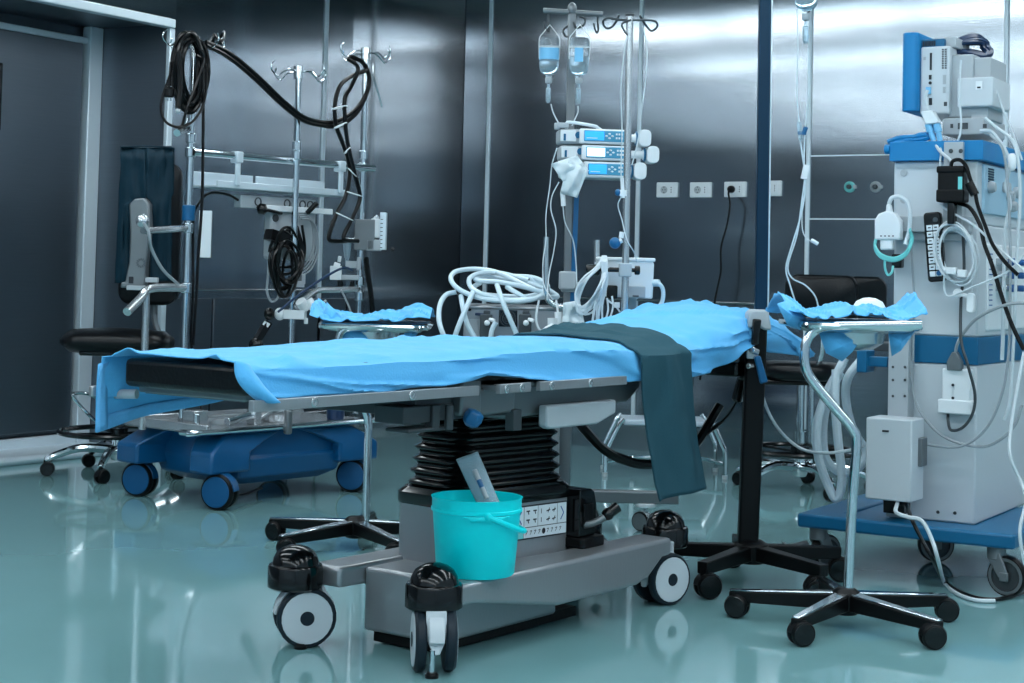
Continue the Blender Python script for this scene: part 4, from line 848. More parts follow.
can('roller_pump', 'brushed steel roller pump head on the console deck', 'pump', 262, 292, 398, 420, 'steel', 0.22)
cpv = can('control_box', 'pale grey control box at the far end of the console deck', 'control box', 374, 400, 404, 428, 'offwhite', 0.3, 'box')
can('capped_pump', 'dark blue capped pump head on the console deck under the table rail', 'pump', 326, 345, 402, 416, 'cable_navy', 0.12)
# cables hanging on the first pole: coil, plug, loops
hz = lambda u, v, d=0.0: Q.w(Q.on(u, v, 1, PY-0.06+d))
m = MB(); random.seed(5)
for k in range(12):
    cu, cv = 187+random.uniform(-4,4)+k*0.55, 69+random.uniform(-3,3); ru, rv = 14+random.uniform(-3,3), 38+random.uniform(-6,4)
    m.tube([hz(cu+ru*math.cos(a_), cv+rv*math.sin(a_)*(0.85 if math.sin(a_) < 0 else 1.0), -0.012*k+0.06+0.015*math.sin(a_*2+k)) for a_ in [2*PI*i/12 for i in range(12)]], 0.0085, 6, 4, True)
tag(m.build('cable_coil', 'cable_b'), 'big black cable coil hung on the hook of the leftmost console pole', 'cable')
m = MB().tube([hz(*q) for q in ((176,48,-0.1),(170,75,-0.1),(163,95,-0.1),(161,110,-0.1),(166,122,-0.11),(178,127,-0.12),(192,122,-0.12),(203,105,-0.12),(207,80,-0.12),(203,50,-0.1))], 0.006, 7).tube([hz(*q) for q in ((200,50,-0.12),(204,60,-0.12),(196,85,-0.13),(187,108,-0.13),(182,125,-0.12),(176,132,-0.12))], 0.006, 7).tube([hz(*q) for q in ((171,62,-0.1),(170,75,-0.1),(169,88,-0.1))], 0.006, 7)
m.cyl(hz(169,80,-0.1), hz(169,86,-0.1), 0.011).lathe([(0.017,0),(0.026,0.01),(0.026,0.04),(0.02,0.045),(0.001,0.045)], hz(169,87,-0.1), (0,0,-1), 14).mi(1).cyl(hz(167.5,96,-0.1), hz(167.5,101,-0.1), 0.004).cyl(hz(170.5,96,-0.1), hz(170.5,101,-0.1), 0.004)
tag(m.build('power_cable', ['cable_b', 'chrome']), 'black cable with round mains plug dangling below the big coil', 'cable')
m = MB().tube([hz(*q) for q in ((179,52,-0.14),(180,85,-0.14),(178,108,-0.14))], 0.012, 8).mi(1).ball(hz(178,111,-0.14), (0.013,0.014,0.012)).mi(2).cyl(hz(188,128,-0.08), hz(177,133,-0.14), 0.016).cyl(hz(186,119,-0.08), hz(182,131,-0.1), 0.012)
tag(m.build('hose_coupling', ['cable_b', 'lgrey', 'chrome']), 'short black hose with chrome couplings hanging beside the big coil', 'hose')
m = MB().tube([hz(*q) for q in ((196,55,-0.1),(202,62,-0.1),(203,90,-0.1),(203,140,-0.1),(202,200,-0.1),(198,260,-0.1),(196,300,-0.1),(193,345,-0.1)) ], 0.007, 7)
tag(m.build('hanging_cable', 'cable_b'), 'black cable running straight down beside the leftmost console pole', 'cable')
m = MB()
for s_ in (0, 1, 2): m.tube([hz(208+2*s_,44+3*s_,-0.03), hz(214,38-2*s_,-0.04), hz(221,40+2*s_,-0.05), hz(224,36-2*s_,0), hz(218,42,0.03)], 0.006, 6)
tag(m.build('hose_ends', 'black'), 'bunched black hose ends on the right hook above the big coil'.replace('right ', ''), 'hose')
for k, dv in enumerate((0, 5)):
    P_ = [hz(*q) for q in ((206,42+dv*0.6,-0.05),(228,52+dv,-0.05),(255,74+dv,-0.05),(280,98+dv,-0.05),(302,116+dv*0.8,-0.05),(320,122+dv*0.6,-0.06),(338,121+dv,-0.08),(356,109+dv,-0.1),(367,92,-0.1),(369,76,-0.1),(362,62,-0.1),(352,58,-0.1))]
    tag(MB().tube(P_, 0.0105, 8).build('gas_hose', 'cable_b'), ['upper', 'lower'][k]+' of two black hoses sagging from the left console pole to the far pole'.replace('left ', 'first '), 'hose')
for k in (0, 1):
    P_ = [hz(*q) for q in (((350,56,-0.1),(362,62,-0.1),(366,70,-0.1),(352,76,-0.1),(340,86,-0.1),(335,104,-0.1),(336,125,-0.1),(344,147,-0.1),(350,170,-0.1),(346,195,-0.1),(336,215,-0.1),(329,236,-0.1),(332,241,-0.1),(346,241,-0.1)) if k == 0 else
         ((347,58,-0.1),(358,68,-0.12),(352,85,-0.12),(345,98,-0.12),(345,120,-0.12),(348,145,-0.12),(355,175,-0.12),(360,197,-0.12),(354,215,-0.12),(344,235,-0.12),(346,240,-0.12),(358,241,-0.1)))]
    tag(MB().tube(P_, 0.0105, 8).build('gas_hose', 'cable_b'), ['outer', 'inner'][k]+' black hose looping down the far console pole to the flow meter', 'hose')
for i, (u0, v0, u1, v1) in enumerate(((333,109,346,106),(335,128,346,123),(345,153,350,148),(349,169,356,176),(348,192,361,196),(337,213,352,220))):
    a_, b_ = hz(u0, v0, -0.12), hz(u1, v1, -0.13); d_ = FWD*-0.015
    tag(MB().tube([a_+d_, a_.lerp(b_, .5)+d_*1.4, b_+d_, b_-d_, a_.lerp(b_, .5)-d_, a_-d_], 0.003, 5, 3, True).build('cable_tie', 'white'), 'white tie holding the two black hoses together on the far pole', 'cable tie', 'white hose ties on the far console pole')
wire('drain_hose', 'thick black hose hanging from the far console pole behind the tray drape', 'hose', [hz(*q) for q in ((366,258,0.0),(368,275,0.02),(371,295,0.02),(373,320,0.02),(372,350,0.0))], 0.013, 'cable_b')
wire('thin_rod', 'thin steel rod hanging loosely from the hook of the far console pole', 'rod', [hz(*q) for q in ((373,64,-0.02),(374,78,-0.03),(379,95,-0.03),(382,107,-0.03))], 0.006, 'steel')
wire('grey_lead', 'short grey lead running down from the sensor holder to the tray', 'cable', [hz(*q) for q in ((341,290,-0.1),(346,300,-0.1),(351,313,-0.1),(353,330,-0.1))], 0.005, 'cable_g')
# ------------------------------------------------------------------ INFUSION TROLLEY with pump stack and bottles
I = Thing('infusion_trolley', 'grey infusion pole on a flat wheeled frame with a bottle crossbar', 'infusion stand', W(0.26, 6.85), YAW)
pt, pm, pb = I.p(572, 14), I.p(569, 300), I.p(572, 488)
MB().beam((pm.x, 0, 0.1), (pt.x, 0, pt.z), 0.034, 0.04, up=(0,1,0)).build('pole', 'grey', I, bevel=0.006)
MB().beam((pm.x+0.012, -0.024, pm.z-0.1), (pm.x+0.022, -0.024, I.p(571,180).z), 0.02, 0.006, up=(0,1,0)).build('pole_blue_strip', 'midblue', I)  # thin blue strip on the pole front below the pumps
MB().beam((pm.x-0.006, -0.01, 0.12), (pm.x-0.006, -0.01, I.p(571,318).z), 0.055, 0.06, up=(0,1,0)).build('lower_column', 'grey', I, bevel=0.006)
a, b = I.p(559, 276), I.p(577, 285)
MB().box(a.x, a.x+0.07, -0.06, 0.03, b.z-0.02, a.z+0.02).cyl(((a.x+b.x)/2+0.01,0,b.z-0.03), ((a.x+b.x)/2+0.01,0,b.z+0.012), 0.04).build('pole_collar', 'lgrey', I, bevel=0.008)
za_ = I.p(572, 12.5).z; xa, xb = I.p(543,11).x, I.p(603,13).x
m = MB().cyl((xa,0,za_+0.005), (pt.x-0.012,0,za_), 0.012).cyl((pt.x+0.012,0,za_), (xb,0,za_-0.005), 0.012).ball((pt.x,0,za_+0.015), (0.02,0.02,0.028)); m.build('crossbar', 'grey', I)
for u in (548.5, 598):
    x = I.p(u, 14).x; s_ = 1 if u > 560 else -1
    MB().tube([(x,0,za_-0.01), (x,0,za_-0.045), (x+0.003,-0.004,za_-0.07), (x-s_*0.004,-0.012,za_-0.085), (x-0.014,-0.02,za_-0.065), (x-0.018,-0.02,za_-0.045)], 0.0045, 7, 4).build('bottle_hook', 'dkgrey', I)
cx_ = I.p(579, 20).x
MB().tube([(pt.x,0,za_-0.02), (pt.x+0.008,-0.02,za_-0.05), (cx_-0.01,-0.03,za_-0.07), (cx_+0.02,-0.03,za_-0.055), (cx_+0.022,-0.03,za_-0.03), (cx_,-0.03,za_-0.022)], 0.0045, 7, 5).build('bottle_hook', 'dkgrey', I)
MB().tube([(pt.x,0,za_-0.06), (pt.x-0.02,-0.01,za_-0.062), (pt.x-0.035,-0.02,za_-0.08), (pt.x-0.025,-0.02,za_-0.105), (pt.x-0.01,-0.01,za_-0.1)], 0.0045, 7, 4).build('bottle_hook', 'dkgrey', I)
# base frame
bz = I.p(620, 496).z
m = MB().box(pm.x-0.5, 0.46, -0.03, 0.03, 0.115, 0.165).box(pm.x-0.5, pm.x-0.44, -0.3, 0.3, 0.115, 0.165); m.build('base_frame', 'grey', I, bevel=0.006)
for (x, y) in ((pm.x-0.47,-0.27), (pm.x-0.47,0.27), (0.325, 0.0)):
    MB().cyl((x,y,0.1), (x,y,0.117), 0.045, n=20).build('caster_cap', 'white', I, bevel=0.004); caster_twin(I, (x, y, 0), 0.6+x, 0.04, 0.02, 'rubber', 'grey', 'steel')
w1 = I.w((I.p(548,75).x, -0.02, I.p(548,84).z+0.0)); w2 = I.w((I.p(578,75).x, -0.06, I.p(578,86).z))
def put_bottle(label, u, vb, dy):
    p = I.p(u, vb); p.y = dy; t = bottle('infusion_bottle', label, I.w(p), (0,0,0), 1); return t
b1 = put_bottle('clear infusion bottle with a wide blue label hanging from the outer hook', 548.5, 81, -0.02)
MB().lathe([(0.0415,0.085),(0.0416,0.135)], n=24, cap=False).build('bottle_label', 'paleblue', b1)
b2 = put_bottle('clear infusion bottle with narrow label hanging close against the pole', 578, 83, -0.075)
m = MB(); m.grid(lambda s, t: (0.0416*math.cos(rad(-120+50*s)), 0.0416*math.sin(rad(-120+50*s)), 0.075+0.06*t), 8, 1); m.build('bottle_label', 'paleblue', b2)
MB().tube([b1.p(551,104), b1.p(553,112), b1.p(558,122), b1.p(562,128)], 0.003, 6).build('tube', 'cable_w', b1)
MB().tube([b2.p(578,106), b2.p(578,112), b2.p(575,119), b2.p(572,126)], 0.003, 6).build('tube', 'cable_w', b2)
# three pumps, stacked on the pole
PR = I.p(600, 150)
pumps = [((580, 132), (625, 147), 652, 128), ((581, 148), (624, 163), 659, 145), ((582, 164), (624, 180), 645, 162)]
plabs = ['topmost of three stacked infusion pumps with carrying handle', 'middle infusion pump of the stack with a pale lit screen', 'lowest infusion pump of the stack, half behind the hanging plastic bag']
for i, ((u0, v0), (u1, v1), ue, vt) in enumerate(pumps):
    A_, B_ = I.p(558+i*1, v0-6), I.p(u1, v1)
    t = Thing('infusion_pump', plabs[i], 'infusion pump', I.w((A_.x, -0.12, B_.z-0.004)), YAW+rad(6), 'stacked infusion pumps')
    sc_ = 1640/(I.Y-0.12); wd = (u1-558)/sc_; h = (v1-v0)/sc_+0.006
    xf = (u0-558)/sc_
    MB().box(0.0, wd, -0.03, 0.09, 0, h-0.006).build('pump_body', 'lgrey', t, bevel=0.012, seg=3)
    MB().box(xf*0.9, wd+0.002, -0.05, -0.02, 0.002, h-0.004).build('front_panel', 'white', t, bevel=0.007, seg=3)
    x0 = xf+0.012; x1 = wd-0.01; z0, z1 = h*0.26, h*0.78; xm = x0+(x1-x0)*0.5
    MB().box(x0-0.004, x1+0.003, -0.053, -0.045, z0-0.006, z1+0.004).build('key_panel', 'keys', t, bevel=0.003)
    MB().box(x0, xm-0.003, -0.0545, -0.05, z0, z1).build('screen', 'screen_w' if i == 1 else 'screen', t)
    m = MB().box(x0+0.006, xm-0.03, -0.0555, -0.054, z0+0.006, z0+0.009)
    if i != 1: m.build('screen_text', 'white', t)
    m = MB(); cx = xm+0.02; cz = (z0+z1)/2
    for dx, dz in ((-0.012,0),(0.012,0),(0,0.009),(0,-0.009)): m.ball((cx+dx,-0.053,cz+dz), (0.006,0.003,0.004), 8, 5)
    for k in range(3):
        for dz in (0.008, -0.008): m.box(cx+0.026+k*0.011, cx+0.033+k*0.011, -0.0555, -0.05, cz+dz-0.004, cz+dz+0.004)
    m.build('buttons', 'white', t)
    MB().box(0.004, xf*0.75, -0.036, -0.02, 0.01, h-0.012).mi(1).cyl((xf*0.86,-0.038,h*0.55), (xf*0.86,-0.03,h*0.55), 0.014).box(0.016,0.026,-0.038,-0.034,0.012,h*0.6).build('syringe_door', ['white', 'bandblue'] , t, bevel=0.004)
    xe = (ue-558)/sc_
    MB().cyl((wd,0,h*0.5), (xe-0.05,0,h*0.5), 0.016).mi(0).box(wd,wd+0.012,-0.02,0.02,0.008,h-0.012).build('plunger_rod', 'white', t, bevel=0.002)
    m = MB().prism([(p[0]+xe-0.03, p[1]+h*0.5) for p in rrect(0,0,0.052,0.07,0.02,4)], -0.035, 0.045, 'y').mi(1).cyl((xe-0.058,0.0,h*0.5), (xe-0.066,0.0,h*0.5), 0.03, n=20).mi(0).cyl((xe-0.06,0,h*0.5),(xe-0.07,0,h*0.5),0.022,n=16); m.build('plunger_head', ['white', 'bandblue'], t, bevel=0.006)
    if i == 0:
        MB().tube([(0.035,0.02,h-0.006), (0.035,0.02,h+0.018), (0.05,0.02,h+0.026), (0.15,0.02,h+0.014), (0.165,0.02,h+0.006), (0.185,0.02,h-0.006)], 0.007, 8, 3).build('carry_handle', 'alu', t)
        MB().obox((0.012,-0.02,h+0.008), (0.05,0.03,0.022)).obox((-0.01,-0.02,h+0.004), (0.022,0.025,0.028)).build('tube_guide', 'lgrey', t, bevel=0.004)
# plastic bag hung on the pumps
bg = I.p(572, 172); bgT = Thing('plastic_bag', 'crumpled white plastic bag hanging over the front of the pumps', 'bag', I.w((bg.x, -0.17, bg.z)), YAW)
def tri_sheet(t, pts, nm, mt, amp, seed, n=10):
    m = MB(); P4 = [t.p(*q) for q in pts]
    def f(s, q):
        p = P4[0].lerp(P4[1], s).lerp(P4[3].lerp(P4[2], s), q); p.y += amp*noise.noise(Vector((s*3+seed, q*3, seed)))-0.02*math.sin(PI*s)*math.sin(PI*q); return p
    m.grid(f, n, n); m.build(nm, mt, t, solid=0.001, ang=40)
tri_sheet(bgT, ((551,164,-0.02),(577,155,-0.02),(589,171,-0.03),(563,182,-0.03)), 'bag_top', 'tissue', 0.02, 2)
tri_sheet(bgT, ((569,158,-0.04),(588,171,-0.05),(577,198,-0.04),(560,193,-0.03)), 'bag_fold', 'tissue', 0.025, 7)
MB().cyl(bgT.p(562.5,192,-0.01), bgT.p(563.5,206,-0.01), 0.010).build('bag_outlet', 'white', bgT)
wire('infusion_line', 'thin white line twisting down beside the infusion pole to the steel cabinet', 'tube', [D(*q) for q in ((557,148,6.7),(552,165,6.7),(550,185,6.7),(546,215,6.7),(546,240,6.7),(543,262,6.68),(544,285,6.65),(553,300,6.6))], 0.0024, 'cable_w')
wire('infusion_line', 'thin white line looping left of the pole below the plastic bag', 'tube', [D(*q) for q in ((559,182,6.7),(552,196,6.7),(551,210,6.7),(556,230,6.7),(554,250,6.7),(549,275,6.7),(547,300,6.6))], 0.0026, 'cable_w')
wire('infusion_line', 'thin clear line running down the infusion pole behind its collar', 'tube', [D(*q) for q in ((563,206,6.72),(565,222,6.72),(573,240,6.74),(576,262,6.74),(577,285,6.74),(580,310,6.7))], 0.0026, 'cable_w')
# ------------------------------------------------------------------ second pole clamped to the far table side, with white monitor box
J = Thing('infusion_pole', 'slim steel infusion pole with two looped hooks by the white device box', 'infusion stand', W(0.42, 6.05, 0.0), YAW)
jt, jb = J.p(630, 16), J.p(624.5, 330)
MB().cyl((jb.x,0,0.72), (jt.x,0,jt.z), 0.0135).mi(1).cyl((jt.x,0,jt.z), (jt.x,0,jt.z+0.008), 0.018).build('pole', ['steel', 'dkgrey'], J, bevel=0.011, seg=3)
for s_, pts in ((-1, ((630,20),(620,20),(608,18),(603,22),(606,28),(612,27),(617,20),(619,15.5))), (1, ((632,20),(648,20),(656,22),(657,27),(652,31),(648,28),(643,21),(640,16)))):
    P_ = [J.p(u, v, -0.02*math.sin(i)) for i, (u, v) in enumerate(pts)]; MB().tube(P_, 0.0045, 7, 4).build('looped_hook', 'dkgrey', J)
P_ = [J.p(u, v, -0.1) for u, v in ((631,20),(622,24),(625,32),(628,35))]; MB().tube(P_, 0.004, 7, 4).build('looped_hook', 'dkgrey', J)
MB().obox((jb.x, 0.0, 0.735), (0.05,0.06,0.09)).build('rail_clamp', 'steel', J, bevel=0.005)
cz_ = J.p(625, 270); MB().obox((cz_.x,0.0,cz_.z), (0.045,0.06,0.05)).mi(1).cyl((cz_.x+0.02,0,cz_.z), (cz_.x+0.04,0,cz_.z), 0.008).cyl((cz_.x+0.035,0,cz_.z), (cz_.x+0.055,0,cz_.z), 0.017).cyl((cz_.x-0.02,0,cz_.z),(cz_.x-0.06,0,cz_.z),0.009).build('pole_clamp', ['lgrey', 'black'], J, bevel=0.004)
wire('infusion_line', 'thin clear line from the outer loop of the slim pole past the plunger heads', 'tube', [D(*q) for q in ((641,24,6.0),(645,35,6.0),(647,55,6.0),(645,85,6.0),(641,115,6.0),(638,140,6.0),(632,165,6.0))], 0.0024, 'cable_w')
wire('infusion_line', 'thin clear line from the inner loop of the slim pole down to a blue stopcock', 'tube', [D(*q) for q in ((627,35,6.0),(624,55,6.0),(621,90,6.0),(622,130,6.0),(621,170,6.0),(622,193,6.0),(618,205,6.0),(622,220,6.0),(627,240,6.0),(634,252,6.02),(637,262,6.04))], 0.0022, 'cable_w')
st = Thing('stopcock', 'small white stopcock with blue tap beside the slim infusion pole', 'stopcock', D(621, 192, 5.98), YAW)
MB().cyl(st.p(622,178), st.p(623,198), 0.007).obox(st.p(623,193), (0.025,0.014,0.022)).mi(1).ball(st.p(618,192.5), (0.012,0.01,0.013)).build('stopcock_body', ['white', 'midblue'], st)
bb = Thing('blue_bulb', 'round blue rubber bulb with white neck hanging on the slim pole', 'bulb', D(615, 243, 5.98), YAW)
MB().ball((0,0,0), (0.021,0.02,0.021), 18, 12).mi(1).cyl(bb.p(618,242), bb.p(622,240), 0.010).cyl(bb.p(621,238), bb.p(622,232), 0.009).build('bulb', ['midblue', 'white'], bb); bb.o.name = 'bulb'
# white box
X2 = Thing('monitor_box', 'white device box clamped behind the slim infusion pole', 'device', W(0.43, 6.15, 0.0), YAW)
a, b = X2.p(597, 258), X2.p(654, 299)
ab_, bb_ = X2.p(605, 258), X2.p(654, 299)
MB().prism([(ab_.x,bb_.z+0.005),(bb_.x-0.005,bb_.z),(bb_.x-0.002,ab_.z-0.02),(bb_.x-0.008,ab_.z),(a.x,ab_.z),(a.x,ab_.z-0.03),(ab_.x,ab_.z-0.035)], -0.0, 0.16, 'y').build('box_body', 'white', X2, bevel=0.006)
MB().box(a.x-0.002, bb_.x+0.002, -0.006, 0.165, ab_.z-0.01, ab_.z+0.004).build('box_lid', 'white', X2, bevel=0.004)
q, r = X2.p(627, 286), X2.p(645, 298); MB().box(q.x, r.x, -0.012, 0.0, r.z, q.z).mi(1).box(q.x+0.02, q.x+0.045, -0.014, 0.0, r.z+0.003, r.z+0.01).build('box_socket', ['lgrey', 'dkgrey'], X2, bevel=0.003)
MB().tube([X2.p(650,283,0.02), X2.p(658,283), X2.p(663,290), X2.p(662,302), X2.p(655,311), X2.p(648,318)], 0.008, 8).cyl(X2.p(650,283,0.02), X2.p(659,283), 0.014).build('box_lead', 'hose', X2)
MB().cyl(X2.p(586,270,-0.05), X2.p(600,270,-0.05), 0.021).cyl(X2.p(600,270,-0.05), X2.p(622,270,-0.03), 0.008).build('box_handle', 'black', X2, bevel=0.006); MB().obox(X2.p(612,292,-0.02), (0.04,0.04,0.05)).build('lead_socket', 'black', X2, bevel=0.006)
MB().cyl(X2.p(597,240,0.05), X2.p(597,262,0.05), 0.011).build('tube_stub', 'steel', X2)
MB().cyl(X2.p(633,298,0.08), (X2.p(633,298).x,0.08,0.62), 0.014).mi(0).obox((X2.p(633,298).x,0.05,0.66), (0.05,0.1,0.05)).build('support_post', 'lgrey', X2)
m = MB(); random.seed(11)
for k in range(9):
    o1 = random.uniform(-2,2); o2 = random.uniform(-5,5)
    m.tube([X2.p(604+o1,256,-0.05), X2.p(605+o1,268,-0.09), X2.p(600+o2*0.4,288,-0.1-0.006*k), X2.p(590+o2,306+o1*2,-0.09), X2.p(580+o2*0.6,310+o1*2,-0.09), X2.p(577+o1,296+o2,-0.08), X2.p(584+o1*1.5,280,-0.07-0.005*k), X2.p(597+o1,268,-0.08), X2.p(604+o1,258,-0.06)], 0.0042, 6, 4)
for k in range(6):
    o1 = random.uniform(-6,6); m.tube([X2.p(601+k,262,-0.1), X2.p(604+k*0.6,285,-0.11), X2.p(598+o1+k,305,-0.11), X2.p(594+o1*1.4+k*2,325,-0.1)], 0.004, 6, 4)
m.build('cable_bundle', 'cable_w', X2)
m = MB()
for u0,v0,u1,v1 in ((607,298,605,322),(612,296,610,318),(607,300,620,312)): m.tube([X2.p(u0,v0,-0.08), X2.p((u0+u1)/2+2,(v0+v1)/2,-0.08), X2.p(u1,v1,-0.08)], 0.004, 6)
m.obox(X2.p(617,305,-0.08), (0.02,0.02,0.02)); m.build('lead_plugs', 'white', X2)
bg2 = Thing('bag', 'slack white plastic bag between the cabinet and the white cable bundle', 'bag', D(570, 315, 6.3), YAW)
tri_sheet(bg2, ((563,303),(580,300),(585,326),(562,330)), 'bag_film', 'tissue', 0.04, 4)
# ------------------------------------------------------------------ steel cabinet with hoses on top
N2 = Thing('steel_cabinet', 'stainless steel equipment cabinet with two gas valves behind the operating table', 'cabinet', W(0.0, 6.75), YAW)
a, b = N2.p(464, 307), N2.p(553, 309)
MB().box(a.x, b.x+0.04, 0.0, 0.45, 0.06, a.z).box(a.x-0.008, b.x+0.048, -0.01, 0.46, a.z-0.006, a.z+0.008).build('cabinet_body', 'base_steel', N2, bevel=0.006)
MB().box(a.x, b.x+0.04, 0.02, 0.44, 0.0, 0.06).build('plinth', 'dkgrey', N2)
q, r = N2.p(499, 310), N2.p(517, 327); m = MB().box(q.x, r.x, -0.006, 0.0, r.z, q.z)
for k in range(3): m.mi(1).lathe([(0.034-k*0.01,0),(0.03-k*0.01,0.0)], ((q.x+r.x)/2, -0.0075, (q.z+r.z)/2), (0,-1,0), 20, False)
m.build('fan_grille', ['black', 'dkgrey'], N2, bevel=0.002)
q, r = N2.p(466, 319), N2.p(481, 345); MB().box(q.x, r.x, -0.005, 0.0, r.z-0.1, q.z).mi(1).lathe([(0.008,0),(0.006,0.003),(0.001,0.003)], N2.p(469.5,309.5,-0.0)-Vector((0,0.002,0)), (0,-1,0), 12).build('cabinet_door', ['lgrey', 'black'], N2, bevel=0.003)
for u in (487, 526):
    m = MB().obox(N2.p(u-1,329,-0.03), (0.05,0.05,0.12)).obox(N2.p(u,313,-0.02), (0.028,0.03,0.02)).mi(1).ball(N2.p(u,323,-0.075), 0.012).cyl(N2.p(u,323,-0.03), N2.p(u,323,-0.07), 0.01).cyl(N2.p(u+2,319,-0.05), N2.p(u+8,321,-0.06), 0.008).mi(2).cyl(N2.p(u,315,-0.03), N2.p(u-12 if u < 500 else u+4,314,-0.03), 0.006); m.build('gas_valve', ['dkgrey', 'white', 'cable_navy'], N2, bevel=0.004)
MB().tube([N2.p(546,237,-0.02), N2.p(546,268,-0.02), N2.p(546.5,290,-0.02), N2.p(549,301,-0.02), N2.p(557,306,-0.02), N2.p(568,307,-0.02)], 0.0125, 12, 4).build('bent_tube', 'chrome', N2)
m = MB(); hs = lambda *P_: [N2.w(N2.p(u, v, d)) for u, v, d in P_]
H_ = [hs((548,292,.1),(530,300,0.0),(505,301,-.02),(480,298,0.0),(460,290,.05),(451,280,.1),(455,272,.2),(472,269,.3),(492,271,.3),(508,277,.25),(524,285,.2),(540,292,.15)),
      hs((545,293,.15),(520,286,.1),(498,282,.1),(480,281,.12),(476,279,.2),(487,277,.3),(505,279,.35),(530,283,.3),(546,290,.25),(540,297,.1),(516,302,.05),(496,298,.05)),
      hs((528,280,.3),(500,273,.3),(482,273,.25),(470,278,.15),(471,287,.05),(482,294,0.0),(500,299,-.0),(520,300,.02),(545,297,.1),(557,297,.2),(552,292,.3),(530,279,.3)),
      hs((456,292,.1),(446,295,.1),(440,305,.05),(439,320,0.0),(443,334,-.05),(449,345,-.05)),
      hs((461,296,0.05),(463,308,-.02),(467,323,-.04),(475,338,-.05),(480,347,-.05)),
      hs((473,292,.0),(467,306,-.05),(459,325,-.08),(452,345,-.08)),
      hs((497,285,.05),(501,297,-.03),(506,310,-.06),(513,326,-.06),(519,340,-.06)),
      hs((496,322,-.08),(492,330,-.08),(490,345,-.08)),
      hs((507,287,.1),(515,292,.05),(525,298,.05)),
      hs((480,283,.25),(474,287,.2),(478,293,.15),(500,296,.15),(530,296,.2),(548,287,.25),(535,278,.3),(512,276,.35))]
for P_ in H_: m.tube(P_, 0.0105, 10, 6)
tag(m.build('hose', 'hose'), 'tangled pale blue hose coil piled on top of the steel cabinet', 'hose')
bx2 = Thing('suction_canister', 'small white fitting cluster at the end of the steel cabinet', 'fittings', D(556, 322, 6.6), YAW)
MB().cyl(bx2.p(553,318), bx2.p(553,330), 0.022).cyl(bx2.p(558,312), bx2.p(559,330), 0.014).tube([bx2.p(539,300), bx2.p(536,318), bx2.p(540,330), bx2.p(548,328)], 0.005, 6).tube([bx2.p(556,300),bx2.p(558,315),bx2.p(556,330)], 0.005, 6).build('fitting', 'white', bx2); bx2.o.name = 'fitting_cluster'
tri_sheet(Thing('bag', 'crumpled white plastic scrap on the drape edge before the steel cabinet', 'bag', D(547, 328, 6.2), YAW), ((540,330),(552,323),(560,331),(543,335)), 'bag_film', 'white', 0.03, 5, 6)
# ------------------------------------------------------------------ wall sockets and gas outlets
def wallp(u, v):
    d = ray(u, v); return EYE+d*((BW-0.0)/d.y)
slab = ['socket nearest the steel cabinet in the row on the wall', 'socket between the first one and the plugged one', 'wall socket with a black plug in it', 'wall socket half hidden behind the tall blue-tinted pole']
for i, (u, v) in enumerate(((668,190),(701.5,190),(736,189.5),(771,188.5))):
    p = wallp(u, v); t = Thing('wall_socket', ['white wall '+slab[0], 'white wall '+slab[1], 'white '+slab[2], 'white '+slab[3]][i], 'socket', (p.x, BW, p.z), 0, 'white wall sockets')
    MB().box(-0.072, 0.072, -0.016, 0.0, -0.046, 0.046).build('cover_plate', 'white', t, bevel=0.006)
    MB().box(-0.05, 0.05, -0.0185, -0.012, -0.034, 0.034).build('insert', 'white', t, bevel=0.002)
    m = MB().lathe([(0.023,0),(0.022,0.002),(0.019,0.002),(0.018,-0.0),(0.001,-0.0)], (-0.018,-0.0195,0), (0,-1,0), 20, False); m.mi(1)
    for s_ in (-1,1): m.cyl((-0.018+s_*0.008,-0.019,0), (-0.018+s_*0.008,-0.0215,0), 0.003, n=8)
    for k in (-1,0,1): m.cyl((0.03,-0.018,k*0.014), (0.03,-0.0195,k*0.014), 0.0035, n=8)
    m.box(-0.021,-0.015,-0.0215,-0.019,0.014,0.019).box(-0.021,-0.015,-0.0215,-0.019,-0.019,-0.014); m.build('outlet', ['lgrey', 'ink'], t)
    if i == 2: s2 = t
pg = Thing('plug', 'black mains plug and cord hanging from the third wall socket', 'plug', s2.w((-0.018,-0.022,0)), 0)
MB().lathe([(0.021,0),(0.021,0.02),(0.016,0.03),(0.01,0.04),(0.001,0.041)], (0,0,0), (0,-1,0), 16).build('plug_body', 'rubber', pg)
MB().tube([Vector((0,-0.03,0)), Vector((0,-0.045,-0.03))]+[pg.L(D(u, v, s2.Y-0.10)) for u, v in ((730,205),(727,225),(721,248),(721,270),(717,290),(712,315),(705,350),(700,380))], 0.006, 7).build('cord', 'cable_b', pg)
for i, (u, v) in enumerate(((850,187),(876,187))):
    p = wallp(u, v); t = Thing('gas_outlet', ['round wall gas outlet with a teal ring', 'round wall gas outlet with a grey ring, nearer the machine'][i], 'gas outlet', (p.x, BW, p.z), 0, 'gas outlets')
    MB().lathe([(0.032,0),(0.032,0.012),(0.024,0.022),(0.02,0.022),(0.018,0.01),(0.001,0.01)], (0,0,0), (0,-1,0), 24, False).mi(1).lathe([(0.014,0.01),(0.012,0.03),(0.001,0.032)], (0,0,0), (0,-1,0), 12, False).mi(2).box(0.018,0.04,-0.02,0,-0.01,0.01).build('outlet_ring', ['teal' if i == 0 else 'lgrey', 'dkgrey', 'lgrey'], t)
fp = Thing('wall_switch', 'small pale switch plate on the wall near the tray behind the table', 'switch', wallp(427, 306), 0)
MB().box(-0.03, 0.03, -0.012, 0, -0.018, 0.018).mi(1).box(-0.012, 0.012, -0.014, -0.01, -0.008, 0.008).build('plate', ['lgrey', 'white'], fp, bevel=0.002)

